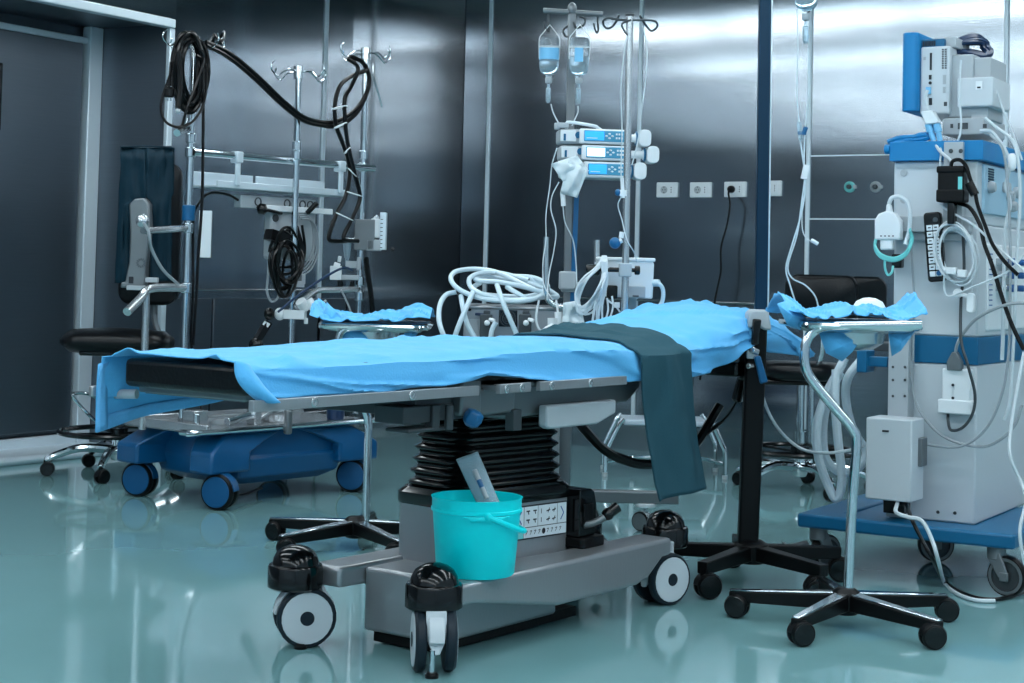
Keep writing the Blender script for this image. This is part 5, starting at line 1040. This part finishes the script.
# ------------------------------------------------------------------ ANAESTHESIA MACHINE
MO = G(797, 513, 0.215); MO.z = 0
A = Thing('anaesthesia_machine', 'tall pale anaesthesia machine with blue bands on a blue wheeled base', 'anaesthesia machine', MO, 0)
on = A.on
BWx = 0.775
MB().box(0.0, BWx, 0.0, 0.12, 0.165, 0.215).box(0.60, BWx, 0.1, 0.85, 0.165, 0.215).box(0.0, 0.14, 0.1, 0.85, 0.165, 0.215).box(0.1, 0.65, 0.1, 0.8, 0.17, 0.205).build('base_plate', 'bandblue', A, bevel=0.01, seg=3)
fy = 0.21
bl = on(884, 300, 1, fy).x; br = on(975, 522, 1, fy).x; br2 = on(980, 300, 1, fy).x
zt1 = on(930, 161, 1, fy).z; zband0, zband1 = on(930, 363, 1, fy).z, on(930, 335.5, 1, fy).z; zmid = on(930, 224, 1, fy).z
x_l = on(893, 300, 1, fy).x
MB().box(x_l, br, fy, 0.95, 0.205, zband0).build('lower_cabinet', 'offwhite', A, bevel=0.008)
MB().box(x_l-0.004, br+0.004, fy-0.004, 0.95, zband0, zband1).build('blue_band', 'bandblue', A, bevel=0.004)
MB().box(x_l, br, fy, 0.95, zband1, zmid).box(x_l-0.003, br-0.005, fy-0.004, 0.94, zmid, zt1).build('upper_cabinet', 'offwhite', A, bevel=0.008)
zt2 = on(930, 140, 1, fy-0.03).z
MB().box(x_l-0.012, br+0.02, fy-0.03, 0.97, zt1, zt2-0.004).mi(1).box(x_l-0.02, br, fy, 0.95, zt2-0.006, zt2-0.002).build('top_slab', ['slabblue', 'lgrey'], A, bevel=0.008)
m = MB().cyl((x_l-0.03, fy-0.02, zt2-0.03), (x_l-0.01, fy-0.02, zt2-0.03), 0.018); m.build('slab_knob', 'slabblue', A)
ml = on(895, 232, 1, fy-0.03); mr = on(972, 232, 1, fy-0.03)
MB().box(x_l-0.005, br-0.02, fy-0.045, fy, ml.z+0.0, on(900,216,1,fy-0.04).z).box(x_l, br-0.02, fy-0.02, fy, ml.z-0.03, ml.z).build('accessory_rail', 'lgrey', A, bevel=0.004)
for u, v in ((904,173),(963,174),(904,200),(963,200)):
    q = on(u, v, 1, fy-0.004); MB().lathe([(0.013,0),(0.013,0.004),(0.009,0.005),(0.001,0.003)], q, (0,-1,0), 16).build('panel_lock', 'lgrey', A)
q = on(967, 300, 1, fy)
# vertical rail in the middle and side rail on the left
pa_, pb_ = on(944, 152, 1, fy-0.03), on(970, 224, 1, fy-0.03)
m = MB().box(on(945,180,1,fy-0.03).x, on(964,180,1,fy-0.03).x, fy-0.05, fy, on(950,230,1,fy).z, zt2-0.01); m.mi(1)
for u in (951, 961): m.cyl(on(u,151,1,fy-0.05), on(u,151,1,fy-0.05)+Vector((0,-0.004,0)), 0.008)
m.build('vertical_rail', ['lgrey', 'dkgrey'], A, bevel=0.003)
sr = on(896, 380, 1, fy-0.05); m = MB().box(on(889,380,1,fy-0.06).x, on(909,380,1,fy-0.06).x, fy-0.07, fy-0.0, 0.215, zband1+0.06); m.mi(1)
for v in (367, 380, 396):
    for u in (893, 905): m.cyl(on(u,v,1,fy-0.07), on(u,v,1,fy-0.07)+Vector((0,-0.003,0)), 0.005)
m.build('side_rail', ['lgrey', 'dkgrey'], A, bevel=0.003)
MB().box(on(862,362,1,fy-0.03).x, on(890,362,1,fy-0.03).x, fy-0.06, fy-0.02, on(870,366,1,fy-0.03).z, on(870,356,1,fy-0.03).z).box(on(862,362,1,fy-0.03).x, on(872,362,1,fy-0.03).x, fy-0.09, fy+0.0, on(870,372,1,fy-0.03).z, on(870,350,1,fy-0.03).z).build('hose_bracket', 'bandblue', A, bevel=0.004)
MB().box(-0.02+x_l-0.12, x_l-0.02, fy+0.1, fy+0.3, zband0+0.03, zband0+0.06).build('side_shelf', 'dkgrey', A, bevel=0.003)
m = MB()
for u, v in ((938,512),(955,513)): m.cyl(on(u,v,1,fy), on(u,v,1,fy)+Vector((0,-0.003,0)), 0.006)
m.build('rivets', 'dkgrey', A)
# end face with flow controls (faces along +x)
ex = br+0.0
def ef(u, v, d=0.0): return A.on(u, v, 0, ex+d)
m = MB()
zz = lambda v: ef(1000, v).z
m.box(ex-0.01, ex+0.006, fy+0.05, 0.9, zz(216), zz(168)); m.build('control_face', 'face', A, bevel=0.004)
m = MB().box(ex-0.01, ex+0.008, fy+0.1, 0.9, zz(330), zz(245)); m.build('vaporizer_face', 'white', A, bevel=0.006)
m = MB()
for k in range(6):
    for j in range(2): m.box(ex+0.006, ex+0.009, fy+0.09+0.0*j, fy+0.16, zz(172+2.5*k)-0.002, zz(172+2.5*k)+0.002)
for k in range(12): m.box(ex+0.008, ex+0.011, fy+0.115, fy+0.15, zz(255+5*k)-0.002, zz(255+5*k)+0.002)
m.build('printed_marks', 'inkblue', A)
for v, y_ in ((190,fy+0.1),(187,fy+0.3),(195,fy+0.36),(190,fy+0.45),(205,fy+0.4)):
    MB().lathe([(0.02,0),(0.022,0.012),(0.016,0.025),(0.001,0.026)], (ex+0.006, y_, zz(v)), (1,0,0), 16).build('flow_knob', 'lgrey', A)
for v in (262, 275, 288):
    MB().box(ex+0.006, ex+0.05, fy+0.2, fy+0.42, zz(v)-0.012, zz(v)+0.012).mi(1).cyl((ex+0.05,fy+0.25,zz(v)), (ex+0.07,fy+0.25,zz(v)), 0.014).cyl((ex+0.05,fy+0.36,zz(v)), (ex+0.07,fy+0.36,zz(v)), 0.012).build('gas_block', ['steel', 'inkblue'], A, bevel=0.003)
# wheels of the base
def wheel_caster(x, y, ang, r=0.068):
    R = Matrix.Rotation(ang, 3, 'Z'); ax = R @ Vector((1,0,0)); tr = R @ Vector((0,1,0)); p = Vector((x,y,0)); c = p+tr*0.04+Vector((0,0,r))
    f = MB().cyl(p+Vector((0,0,0.12)), p+Vector((0,0,0.166)), 0.032, n=18)
    for s_ in (-1,1): f.loft([[c+ax*s_*(0.024+h)+tr*t_+Vector((0,0,z)) for (t_, z) in ((-0.016,-0.016),(0.016,-0.016),(0.016,0.016),(-0.016,0.016))] for h in (0,0.01)]); f.beam(c+ax*s_*0.029, p+ax*s_*0.022+Vector((0,0,0.135)), 0.01, 0.035, 0.012, 0.05, up=tr)
    fo = f.build('caster', 'grey', A, bevel=0.004)
    w = MB().lathe([(r*0.72,-0.018),(r*0.95,-0.018),(r,-0.011),(r,0.011),(r*0.95,0.018),(r*0.72,0.018)], c, ax, 32, False); w.mi(1)
    w.lathe([(r*0.72,0.018),(r*0.68,0.013),(r*0.5,0.012),(0.001,0.014)], c, ax, 28, False).lathe([(r*0.72,-0.018),(r*0.68,-0.013),(r*0.5,-0.012),(0.001,-0.014)], c, ax, 28, False)
    w.mi(2).lathe([(r*0.90,0.0185),(r*0.74,0.0185)], c, ax, 28, False).lathe([(r*0.90,-0.0185),(r*0.74,-0.0185)], c, ax, 28, False)
    w.build('wheel', ['rubber', 'dkgrey', 'grey'], fo); return fo
cam_a = math.atan2(*reversed((EYE-A.w((0.7,0.05,0))).xy))
wheel_caster(0.70, 0.06, cam_a-rad(25)); wheel_caster(0.06, 0.06, cam_a+rad(55)); wheel_caster(0.30, 0.55, cam_a+rad(15)); wheel_caster(0.69, 0.8, cam_a)
q = (0.06-0.06, 0.03, 0.12); MB().tube([A.p(806,545), A.p(795,548,-0.04), A.p(784,549,-0.06)], 0.018, 8, 3).beam(A.p(785,543,-0.06), A.p(781,557,-0.06), 0.05, 0.012).build('brake_pedal', 'grey', A)
# grey-white box hanging on the left rail
V_ = Thing('suction_box', 'grey-white rectangular box on the lower rail of the anaesthesia machine', 'box', A.w(tuple(on(889, 500, 1, fy-0.13))), 0)
a, b = V_.on(866, 417, 1, -0.07), V_.on(911, 503, 1, -0.07)
MB().box(a.x, b.x, -0.07, 0.07, b.z, a.z).build('box_body', 'offwhite', V_, bevel=0.006)
q = V_.on(885.5, 431, 1, -0.071); MB().box(q.x-0.012, q.x+0.012, -0.0725, -0.069, q.z-0.004, q.z+0.003).build('badge', 'ink', V_)
MB().box(b.x-0.02, b.x+0.015, 0.0, 0.06, b.z+0.12, b.z+0.22).build('box_bracket', 'grey', V_, bevel=0.003); MB().box(a.x+0.05, b.x-0.04, -0.02, 0.05, b.z-0.05, b.z).build('cable_outlet', 'black', V_, bevel=0.003)
fl0 = V_.P([(884,503,0.0)])
def wp(T_, L_): return [T_.w(p) for p in L_]
g_ = lambda u, v: G(u, v, 0.008)
wire('floor_cable', 'black cable from the grey-white box along the floor past the machine wheel', 'cable', [V_.w((b.x-0.04,0.0,b.z-0.01)), D(912,520,5.6), D(922,540,5.55), D(932,558,5.5), g_(945,582), g_(965,594), g_(985,599), g_(1005,598), g_(1030,590)], 0.007, 'cable_b')
wire('floor_cable', 'white cable from the grey-white box curling down to the floor', 'cable', [V_.w((b.x-0.07,0.0,b.z-0.01)), D(896,512,5.6), D(908,517,5.58), D(922,521,5.55), D(932,540,5.5), D(938,560,5.5), g_(944,582), g_(956,593), g_(975,600), g_(995,601)], 0.007, 'cable_w')
wire('floor_cable', 'grey cable looping down the edge of the machine base', 'cable', [D(1024,352,5.6), D(1012,420,5.55), D(1010,455,5.5), D(1020,480,5.5), D(1026,500,5.45), D(1020,530,5.4), D(1024,560,5.4), D(1032,580,5.4)], 0.006, 'cable_w')
# cable loops across the cabinet front
fc = lambda P_, d=-0.03: [A.w(on(q[0], q[1], 1, fy+d-(q[2] if len(q) > 2 else 0))) for q in P_]
wire('grey_cable', 'long grey cable looping across the lower front of the machine', 'cable', fc([(908,335),(910,360),(915,400),(930,425),(950,440),(980,447),(1000,440),(1015,425),(1022,405)], -0.05), 0.0050, 'cable_g')
wire('grey_cable', 'grey cable from behind the grey-white box curving up over the machine', 'cable', fc([(912,440),(935,446),(962,446),(985,430),(1000,400),(1008,360),(1010,300),(1010,240),(1008,190),(1003,150),(990,135)], -0.07), 0.0050, 'cable_g')
wire('grey_cable', 'thin grey cable running up the left side of the machine past the tray', 'cable', fc([(913,360),(914,300),(912,260),(911,235)], -0.04), 0.0043, 'cable_g')
wire('grey_hose', 'slim pale hose sweeping from the black post past the stool to the grey-white box', 'hose', [D(*q) for q in ((756,360,6.0),(764,400,6.1),(778,428,6.1),(800,448,6.1),(825,453,6.0),(850,450,5.95),(864,446,5.9))], 0.0058, 'cable_w')
# small white holder with plug
Ho = Thing('cable_holder', 'small white bracket box with a grey connector on the lower cabinet front', 'holder', A.w(tuple(on(957, 392, 1, fy-0.02))), 0)
a, b = Ho.on(942, 368, 1, -0.02), Ho.on(970, 415, 1, -0.02)
MB().box(a.x, b.x, -0.02, 0.02, b.z, a.z).mi(0).box(a.x-0.012, b.x+0.012, -0.03, 0.01, b.z, b.z+0.05).build('holder_body', 'white', Ho, bevel=0.005)
m = MB()
for v in (385, 398): q = Ho.on(953, v, 1, -0.021); m.cyl(q, q+Vector((0,-0.003,0)), 0.005)
m.build('screws', 'ink', Ho)
q0, q1 = Ho.on(949, 367, 1, -0.0), Ho.on(964, 355, 1, 0.0)
MB().prism([(q0.x,q0.z-0.01),(q1.x,q0.z-0.01),(q1.x,q0.z+0.02),((q0.x+q1.x)/2+0.008,q1.z+0.01),((q0.x+q1.x)/2-0.008,q1.z+0.01),(q0.x,q0.z+0.02)], -0.03, 0.0, 'y').build('connector', 'grey', Ho, bevel=0.003)
wire('grey_cable', 'grey cable rising from the small holder to the instrument face', 'cable', [Ho.w(q) for q in (((q0.x+q1.x)/2,-0.015,q1.z), Ho.on(957,345,1,-0.03), Ho.on(962,335,1,-0.03), Ho.on(975,320,1,-0.05), Ho.on(992,310,1,-0.08), Ho.on(1010,304,1,-0.1), Ho.on(1028,303,1,-0.1))], 0.0058, 'cable_g')
wire('dark_cable', 'dark cable hanging down the machine front to the bottom of the small holder', 'cable', [Ho.w(q) for q in (Ho.on(963,235,1,-0.02), Ho.on(964,270,1,-0.02), Ho.on(961,300,1,-0.02), Ho.on(961,340,1,-0.05), Ho.on(968,366,1,-0.06), Ho.on(975,395,1,-0.04), Ho.on(972,415,1,-0.04), Ho.on(962,428,1,-0.04), Ho.on(951,430,1,-0.03), Ho.on(948,420,1,-0.02), Ho.on(948,414,1,-0.0))], 0.0055, 'dkgrey')
# black power supply
Pw = Thing('power_supply', 'black box-shaped power supply strapped to the upper machine rail', 'power supply', A.w(tuple(on(950, 184, 1, fy-0.08))), 0)
a, b = Pw.on(937.5, 166, 1, -0.03), Pw.on(963, 202, 1, -0.03); w_, h2 = b.x-a.x, a.z-b.z
MB().box(a.x, b.x, -0.03, 0.03, b.z, a.z).box(a.x-0.004, b.x+0.004, -0.034, 0.032, a.z-0.025, a.z).box(a.x-0.004, b.x+0.004, -0.034, 0.032, b.z, b.z+0.045).build('supply_case', 'rubber', Pw, bevel=0.006)
q = Pw.on(960, 183, 1, -0.035); MB().box(q.x-0.007, q.x+0.007, -0.036, -0.03, q.z-0.022, q.z+0.022).build('supply_label', 'teal', Pw)
MB().box(Pw.on(947,0,1,-0.02).x if False else Pw.on(947,210,1,-0.02).x, Pw.on(954,210,1,-0.02).x, -0.02, 0.02, Pw.on(950,224,1,-0.02).z, b.z).build('supply_plug', 'black', Pw, bevel=0.004)
m = MB().tube([Pw.on(*q, 1, -0.03) for q in ((951,166),(953,161),(960,160),(966,166),(970,178),(975,192),(978,206),(985,225),(993,245),(1005,262),(1018,275))], 0.007, 7)
m.cyl(Pw.on(969,183,1,-0.03), Pw.on(975,195,1,-0.03), 0.016).build('supply_cord', 'cable_b', Pw)
wire('black_cable', 'black cable slanting down the machine front from the power supply', 'cable', [A.w(q) for q in (on(958,203,1,fy-0.06), on(970,208,1,fy-0.07), on(980,225,1,fy-0.08), on(984,243,1,fy-0.08), on(992,265,1,fy-0.08), on(1003,300,1,fy-0.08), on(1012,325,1,fy-0.08), on(1024,350,1,fy-0.08))], 0.0075, 'cable_b')
# wired remote with white keys
Rm = Thing('remote_handset', 'long black remote with white keys hanging on the machine rail', 'remote', A.w(tuple(on(935, 247, 1, fy-0.06))), 0)
a, b = Rm.on(926, 213, 1, 0), Rm.on(947, 283, 1, 0); sl = rad(-5)
m = MB().prism(rrect(0, 0, 0.062, a.z-b.z, 0.012), -0.012, 0.014, 'y'); o = m.build('remote_body', 'black', Rm, bevel=0.004); 
hh = a.z-b.z
m = MB()
for i in range(8):
    for j in range(2): m.box(-0.022+j*0.023, -0.001+j*0.023, -0.0145, -0.011, hh/2-0.065-i*0.0235, hh/2-0.046-i*0.0235)
k2 = m.build('remote_keys', 'label', Rm, bevel=0.002)
m = MB()
for i in range(7):
    for j in range(2): m.box(-0.016+j*0.023, -0.006+j*0.023, -0.0155, -0.0145, hh/2-0.057-i*0.0235, hh/2-0.053-i*0.0235)
m.build('key_marks', 'ink', Rm)
MB().cyl((0.012,-0.011,hh/2-0.028), (0.012,-0.0155,hh/2-0.028), 0.009).build('remote_button', 'dkgrey', Rm); bbt = MB().cyl((0.012,-0.011,-hh/2+0.03), (0.012,-0.0165,-hh/2+0.03), 0.009).build('remote_button', 'midblue', Rm); bbt['label'] = 'blue round button'
Rm.o.rotation_euler = (0, sl, 0)
# coiled pale lead with white clip
m = MB(); random.seed(9)
def fp_(u, v, d): return A.w(on(u, v, 1, fy-d))
for k in range(7):
    cu, cv = 956+random.uniform(-3,5), 254+random.uniform(-3,4); ru, rv = random.uniform(15,22), random.uniform(24,31)
    m.tube([fp_(cu+ru*math.cos(a_)+4*math.sin(a_), cv+rv*math.sin(a_), 0.05+0.006*k) for a_ in [2*PI*i/14 for i in range(14)]], 0.0042, 6, 3, True)
tag(m.build('coiled_lead', 'cable_w'), 'pale lead wound in a big loop hanging in the middle of the machine front', 'cable')
cl = Thing('cable_clip', 'white clip gathering the bottom of the pale wound lead', 'clip', fp_(954, 271, 0.09), 0)
MB().obox((-0.008,0,0), (0.036,0.03,0.024)).obox((0.03,0,-0.008), (0.03,0.028,0.026)).build('clip_body', 'white', cl, bevel=0.003)
sc1 = Thing('finger_sensor', 'white peg-shaped finger sensor hanging below the pale wound lead', 'sensor', fp_(971, 303, 0.06), 0)
MB().prism(rrect(0, 0, 0.028, 0.07, 0.012), -0.012, 0.012, 'y').mi(0).beam((0,0,0.02), (-0.04,0,0.03), 0.02, 0.014).lathe([(0.017,0),(0.017,0.012),(0.001,0.012)], (-0.045,0.0,0.033), (0,-1,0), 14).build('sensor_shell', 'white', sc1, bevel=0.004)
wire('pale_lead', 'thin pale lead from the finger sensor up into the wound lead', 'cable', [fp_(*q) for q in ((972,292,0.06),(972,275,0.06),(974,255,0.07),(972,235,0.07))], 0.0029, 'cable_w')
wire('pale_lead', 'pale lead running from the power supply diagonally over the machine corner', 'cable', [fp_(*q) for q in ((938,200,0.06),(944,208,0.07),(958,216,0.08),(975,226,0.09),(995,245,0.1),(1010,258,0.1),(1026,272,0.1))], 0.0043, 'cable_w')
wire('pale_lead', 'pale lead sagging from the clip across to the instrument face', 'cable', [fp_(*q) for q in ((945,270,0.09),(944,285,0.08),(947,296,0.08),(957,294,0.08),(975,286,0.09),(995,278,0.1),(1010,270,0.1),(1024,255,0.1))], 0.0036, 'cable_w')
# gas sensor module and teal tubing
Ga = Thing('gas_module', 'white shield-shaped gas module hanging on the edge of the machine', 'module', A.w(tuple(on(889, 231, 1, fy-0.07))), 0)
gp = lambda u, v: (Ga.on(u, v, 1, 0).x, Ga.on(u, v, 1, 0).z)
MB().prism([gp(*q) for q in reversed(((876,240),(876,220),(880,214),(888,211),(896,213),(902,221),(902,240)))], -0.02, 0.02, 'y').mi(0).prism([gp(*q) for q in reversed(((881,238),(894,238),(894,250),(881,250)))], -0.014, 0.014, 'y').mi(0).prism([gp(*q) for q in reversed(((886,214),(887,204),(891,204),(893,214)))], -0.012, 0.012, 'y').build('module_body', 'white', Ga, bevel=0.006)
gv = lambda u, v, d=0.0: Ga.on(u, v, 1, d)
MB().tube([gv(889,204), gv(892,198), gv(900,197), gv(907,202), gv(910,215), gv(909,232), gv(905,245,-0.02)], 0.008, 8).build('module_lead', 'cable_w', Ga)
m = MB()
for k in range(4): m.tube([gv(910,228+k,-0.01*k), gv(911+0.5*k,240,-0.02), gv(906,252+k,-0.03), gv(894,258+k,-0.03), gv(881,254+k*1.2,-0.03), gv(875,245+k,-0.02), gv(877,236,-0.01)], 0.005, 6)
m.tube([gv(885,258,-0.03), gv(885,268,-0.03), gv(888,275,-0.03), gv(892,272,-0.03), gv(893,266,-0.02)], 0.0045, 6); m.build('gas_tubing', 'teal', Ga)
MB().box(gv(891,0).x if False else gv(891,262).x, gv(901,262).x, -0.0, 0.04, gv(895,268).z, gv(895,254).z).build('module_hook', 'black', Ga, bevel=0.006)
m = MB()
for k in range(4): q = gv(881+4*k, 236, -0.021); m.box(q.x-0.003, q.x+0.003, -0.0215, -0.02, q.z-0.002, q.z+0.002)
m.build('module_marks', 'ink', Ga)
# breathing hoses hanging under the tray
for i, (P_, lb) in enumerate(([((845,358,0),(838,372,0),(826,395,0),(817,425,0),(818,455,0),(826,480,0),(836,499,-.02),(842,480,-.02),(838,440,-.02),(835,400,-.02),(836,370,0)), 'long loop of translucent hose hanging lowest under the tray by the machine'],
                              [((862,359,0),(848,378,0),(846,400,.02),(853,430,.02),(866,452,.02),(858,468,.0),(840,472,0),(826,458,0),(823,430,.02),(828,400,.03),(840,372,.02)), 'wide loop of translucent hose crossing behind the crooked post'])):
    wire('breathing_hose', lb, 'hose', [D(u, v, 6.05+d+0.06*i) for u, v, d in P_], 0.0165, 'clearhose', None, 6, 10)

# ------------------------------------------------------------------ monitor on the machine, seen from behind
MY = fy+0.08
Mo = Thing('patient_monitor', 'white and blue patient monitor turned away on top of the machine', 'monitor', A.w((x_l+0.12, MY, zt2)), 0)
mo = lambda u, v, y: Mo.on(u, v, 1, y)
z0 = mo(925, 137, 0).z
# body boxes, yawed so that its back and side show
yawm = rad(16)
def mbx(name, u0, u1, v0, v1, y0, y1, mt, bev=0.008):
    a, b = mo(u0, v0, y0), mo(u1, v1, y0); return MB().box(a.x, b.x, y0, y1, b.z, a.z).build(name, mt, Mo, bevel=bev, seg=3)
a, b = mo(907, 35, 0), mo(922, 112.5, 0)
MB().prism([(p[0], p[1]) for p in rrect((a.x+b.x)/2, 0.14, b.x-a.x, 0.40, 0.02)], b.z, a.z).mi(1).box(a.x-0.002, a.x+0.008, -0.04, 0.32, b.z+0.01, a.z-0.01).build('bezel', ['slabblue', 'white'], Mo, bevel=0.008)
mbx('monitor_body', 920.5, 949, 47, 114, -0.03, 0.30, 'offwhite')
q = mo(920, 47, -0.03); MB().box(mo(921,44,0).x, mo(946,44,0).x, -0.02, 0.26, mo(930,46,0).z-0.02, mo(930,40,0).z).build('vent_top', 'bandblue', Mo, bevel=0.004)
m = MB()
for k in range(7): x = mo(923+1.9*k,0+42,-0.02).x; m.box(x, x+0.004, -0.024, -0.02, mo(930,46,-0.02).z, mo(930,41,-0.02).z)
m.build('vent_slots', 'ink', Mo)
mbx('rear_module', 948, 973, 55, 117, 0.0, 0.26, 'lgrey')
mbx('module_cover', 957, 993, 78, 106, -0.03, 0.2, 'offwhite', 0.006); mbx('module_cover', 969, 991, 58, 80, 0.01, 0.22, 'lgrey', 0.006)
m = MB(); q = mo(979, 85, -0.031); m.box(q.x-0.012, q.x+0.012, -0.032, -0.03, q.z-0.016, q.z+0.014); m.mi(1).box(q.x-0.006, q.x+0.006, -0.0335, -0.031, q.z-0.012, q.z-0.006).build('sticker', ['white', 'ink'], Mo)
m = MB()
def sl_(u0, u1, v0, v1, y=-0.031):
    a, b = mo(u0, v0, y), mo(u1, v1, y); m.box(a.x, b.x, y-0.002, y+0.004, b.z, a.z)
sl_(930, 931.8, 53, 70); sl_(929, 931.5, 75, 79.5); sl_(929, 932, 98, 105); 
a = mo(930.3, 83, -0.031); m.cyl(a, a+Vector((0,-0.003,0)), 0.006)
m.build('ports', 'ink', Mo)
m = MB()
for k in range(9):
    for j in range(2): sl_(942+j*3, 943.6+j*3, 49+2.3*k, 50.2+2.3*k)
sl_(944, 947, 102, 106); m.build('side_vents', 'dkgrey', Mo)
m = MB(); sl_(943, 946, 75, 84); sl_(943, 945.5, 87, 93); sl_(923.5, 926, 57, 60); m.build('printed_labels', 'lgrey', Mo)
m = MB(); sl_(925.5, 931, 87, 94, -0.04); m.build('cable_plug', 'paleblue', Mo, bevel=0.003)
mbx('top_bar', 934, 956, 38, 47, 0.0, 0.18, 'lgrey', 0.004)
MB().box(mo(944,120,0.0).x, mo(986,120,0.0).x, -0.02, 0.26, z0+0.003, mo(950,118.5,0).z).build('monitor_foot', 'lgrey', Mo, bevel=0.006)
m = MB(); sl_(958, 968, 123, 129, -0.021); sl_(983, 986.5, 124, 128, -0.021); sl_(950.5, 953, 124, 128, -0.021); m.build('foot_ports', 'dkgrey', Mo)
mbx('foot_block', 971, 988, 106, 119, 0.0, 0.2, 'lgrey', 0.004)
# navy cable coil on the monitor top, adapters, leads
m = MB(); random.seed(21)
for k in range(9):
    o1, o2 = random.uniform(-4,3), random.uniform(-4,3)
    m.tube([Mo.w(mo(u+o1, v+o2*0.5, 0.06+0.02*k+d)) for u, v, d in ((944,48,0),(956,44,0.0),(975,41+o2,0.05),(985,43,0.1),(986,48,0.1),(990,52,0.08),(986,56,0.05),(972,53,0.02),(958,51,0))], 0.009, 6, 4)
tag(m.build('cable_coil', 'cable_navy'), 'navy cable folded on top of the patient monitor', 'cable')
Ad = Thing('adapter_block', 'white adapter block with two pale blue connectors hanging beside the monitor', 'adapter', A.w(tuple(on(932, 118, 1, MY-0.09))), 0)
ad = lambda u, v, y=0: Ad.on(u, v, 1, y)
MB().prism([(ad(*q).x, ad(*q).z) for q in reversed(((922,112),(934,110.5),(941,123),(927,125)))], -0.02, 0.02, 'y').build('adapter_body', 'white', Ad, bevel=0.004)
for u0, u1 in ((928.5, 934), (936.5, 940)): MB().cyl(ad(u0,124), ad(u0+2,132), 0.014).cyl(ad(u0+2,132), ad(u1,141), 0.010).build('connector', 'paleblue', Ad)
MB().tube([ad(927.5,90), ad(925.5,97), ad(927,106), ad(929,112)], 0.006, 7).tube([ad(933,140), ad(940,151,-0.03), ad(950,160,-0.05), ad(953,168,-0.05)], 0.006, 7).tube([ad(939,140), ad(941,150,-0.02), ad(940,166,-0.03)], 0.004, 6).build('adapter_lead', 'cable_w', Ad)
wire('white_lead', 'white lead drooping from the rear of the monitor down to the blue slab', 'cable', [A.w(on(u, v, 1, MY-0.1)) for u, v in ((961,60),(960,75),(959.5,100),(961,120),(960,135),(955,144),(947,146),(940,142))], 0.0040, 'cable_w')
m = MB()
for P_ in (((888,148),(900,144),(915,143),(928,140)), ((895,149),(908,147),(920,141),(934,143)), ((905,146),(918,146),(927,144),(935,140))): m.tube([A.w(on(u, v-6, 1, fy+0.0)) for u, v in P_], 0.010, 7)
tag(m.build('blue_leads', 'slabblue'), 'bundle of blue leads lying along the blue top slab of the machine', 'cable')
m = MB().tube([A.w(on(u, v, 1, fy+0.03)) for u, v in ((980,131),(990,131),(997,138),(1005,150),(1010,165),(1006,185),(1010,205),(1005,230),(1004,270),(1003,330),(1002,360))], 0.007, 7)
tag(m.build('white_lead', 'cable_w'), 'white lead from the monitor foot falling down the machine corner', 'cable')
tag(MB().tube([A.w(on(u, v, 1, fy-0.01)) for u, v in ((985,118),(997,128),(1012,140),(1018,160),(1020,200),(1017,250),(1015,300),(1013,350),(1010,400),(1004,420))], 0.0061, 7).build('white_lead', 'cable_w'), 'thicker white lead arching off the monitor base and down past the blue band', 'cable')
tag(MB().tube([A.w(on(u, v, 1, fy+0.1)) for u, v in ((988,70),(996,90),(1004,112),(1012,132),(1022,160))], 0.0043, 7).build('white_lead', 'cable_w'), 'white lead slanting from the rear cover of the monitor past the wall joint', 'cable')
fb = Thing('ferrite', 'white cylindrical bead on the lead at the machine corner', 'bead', A.w(tuple(on(1012, 162, 1, fy-0.02))), 0)
MB().lathe([(0.008,-0.03),(0.015,-0.02),(0.015,0.02),(0.008,0.03)], n=14).build('bead', 'white', fb); fb.o.name = 'cable_bead'
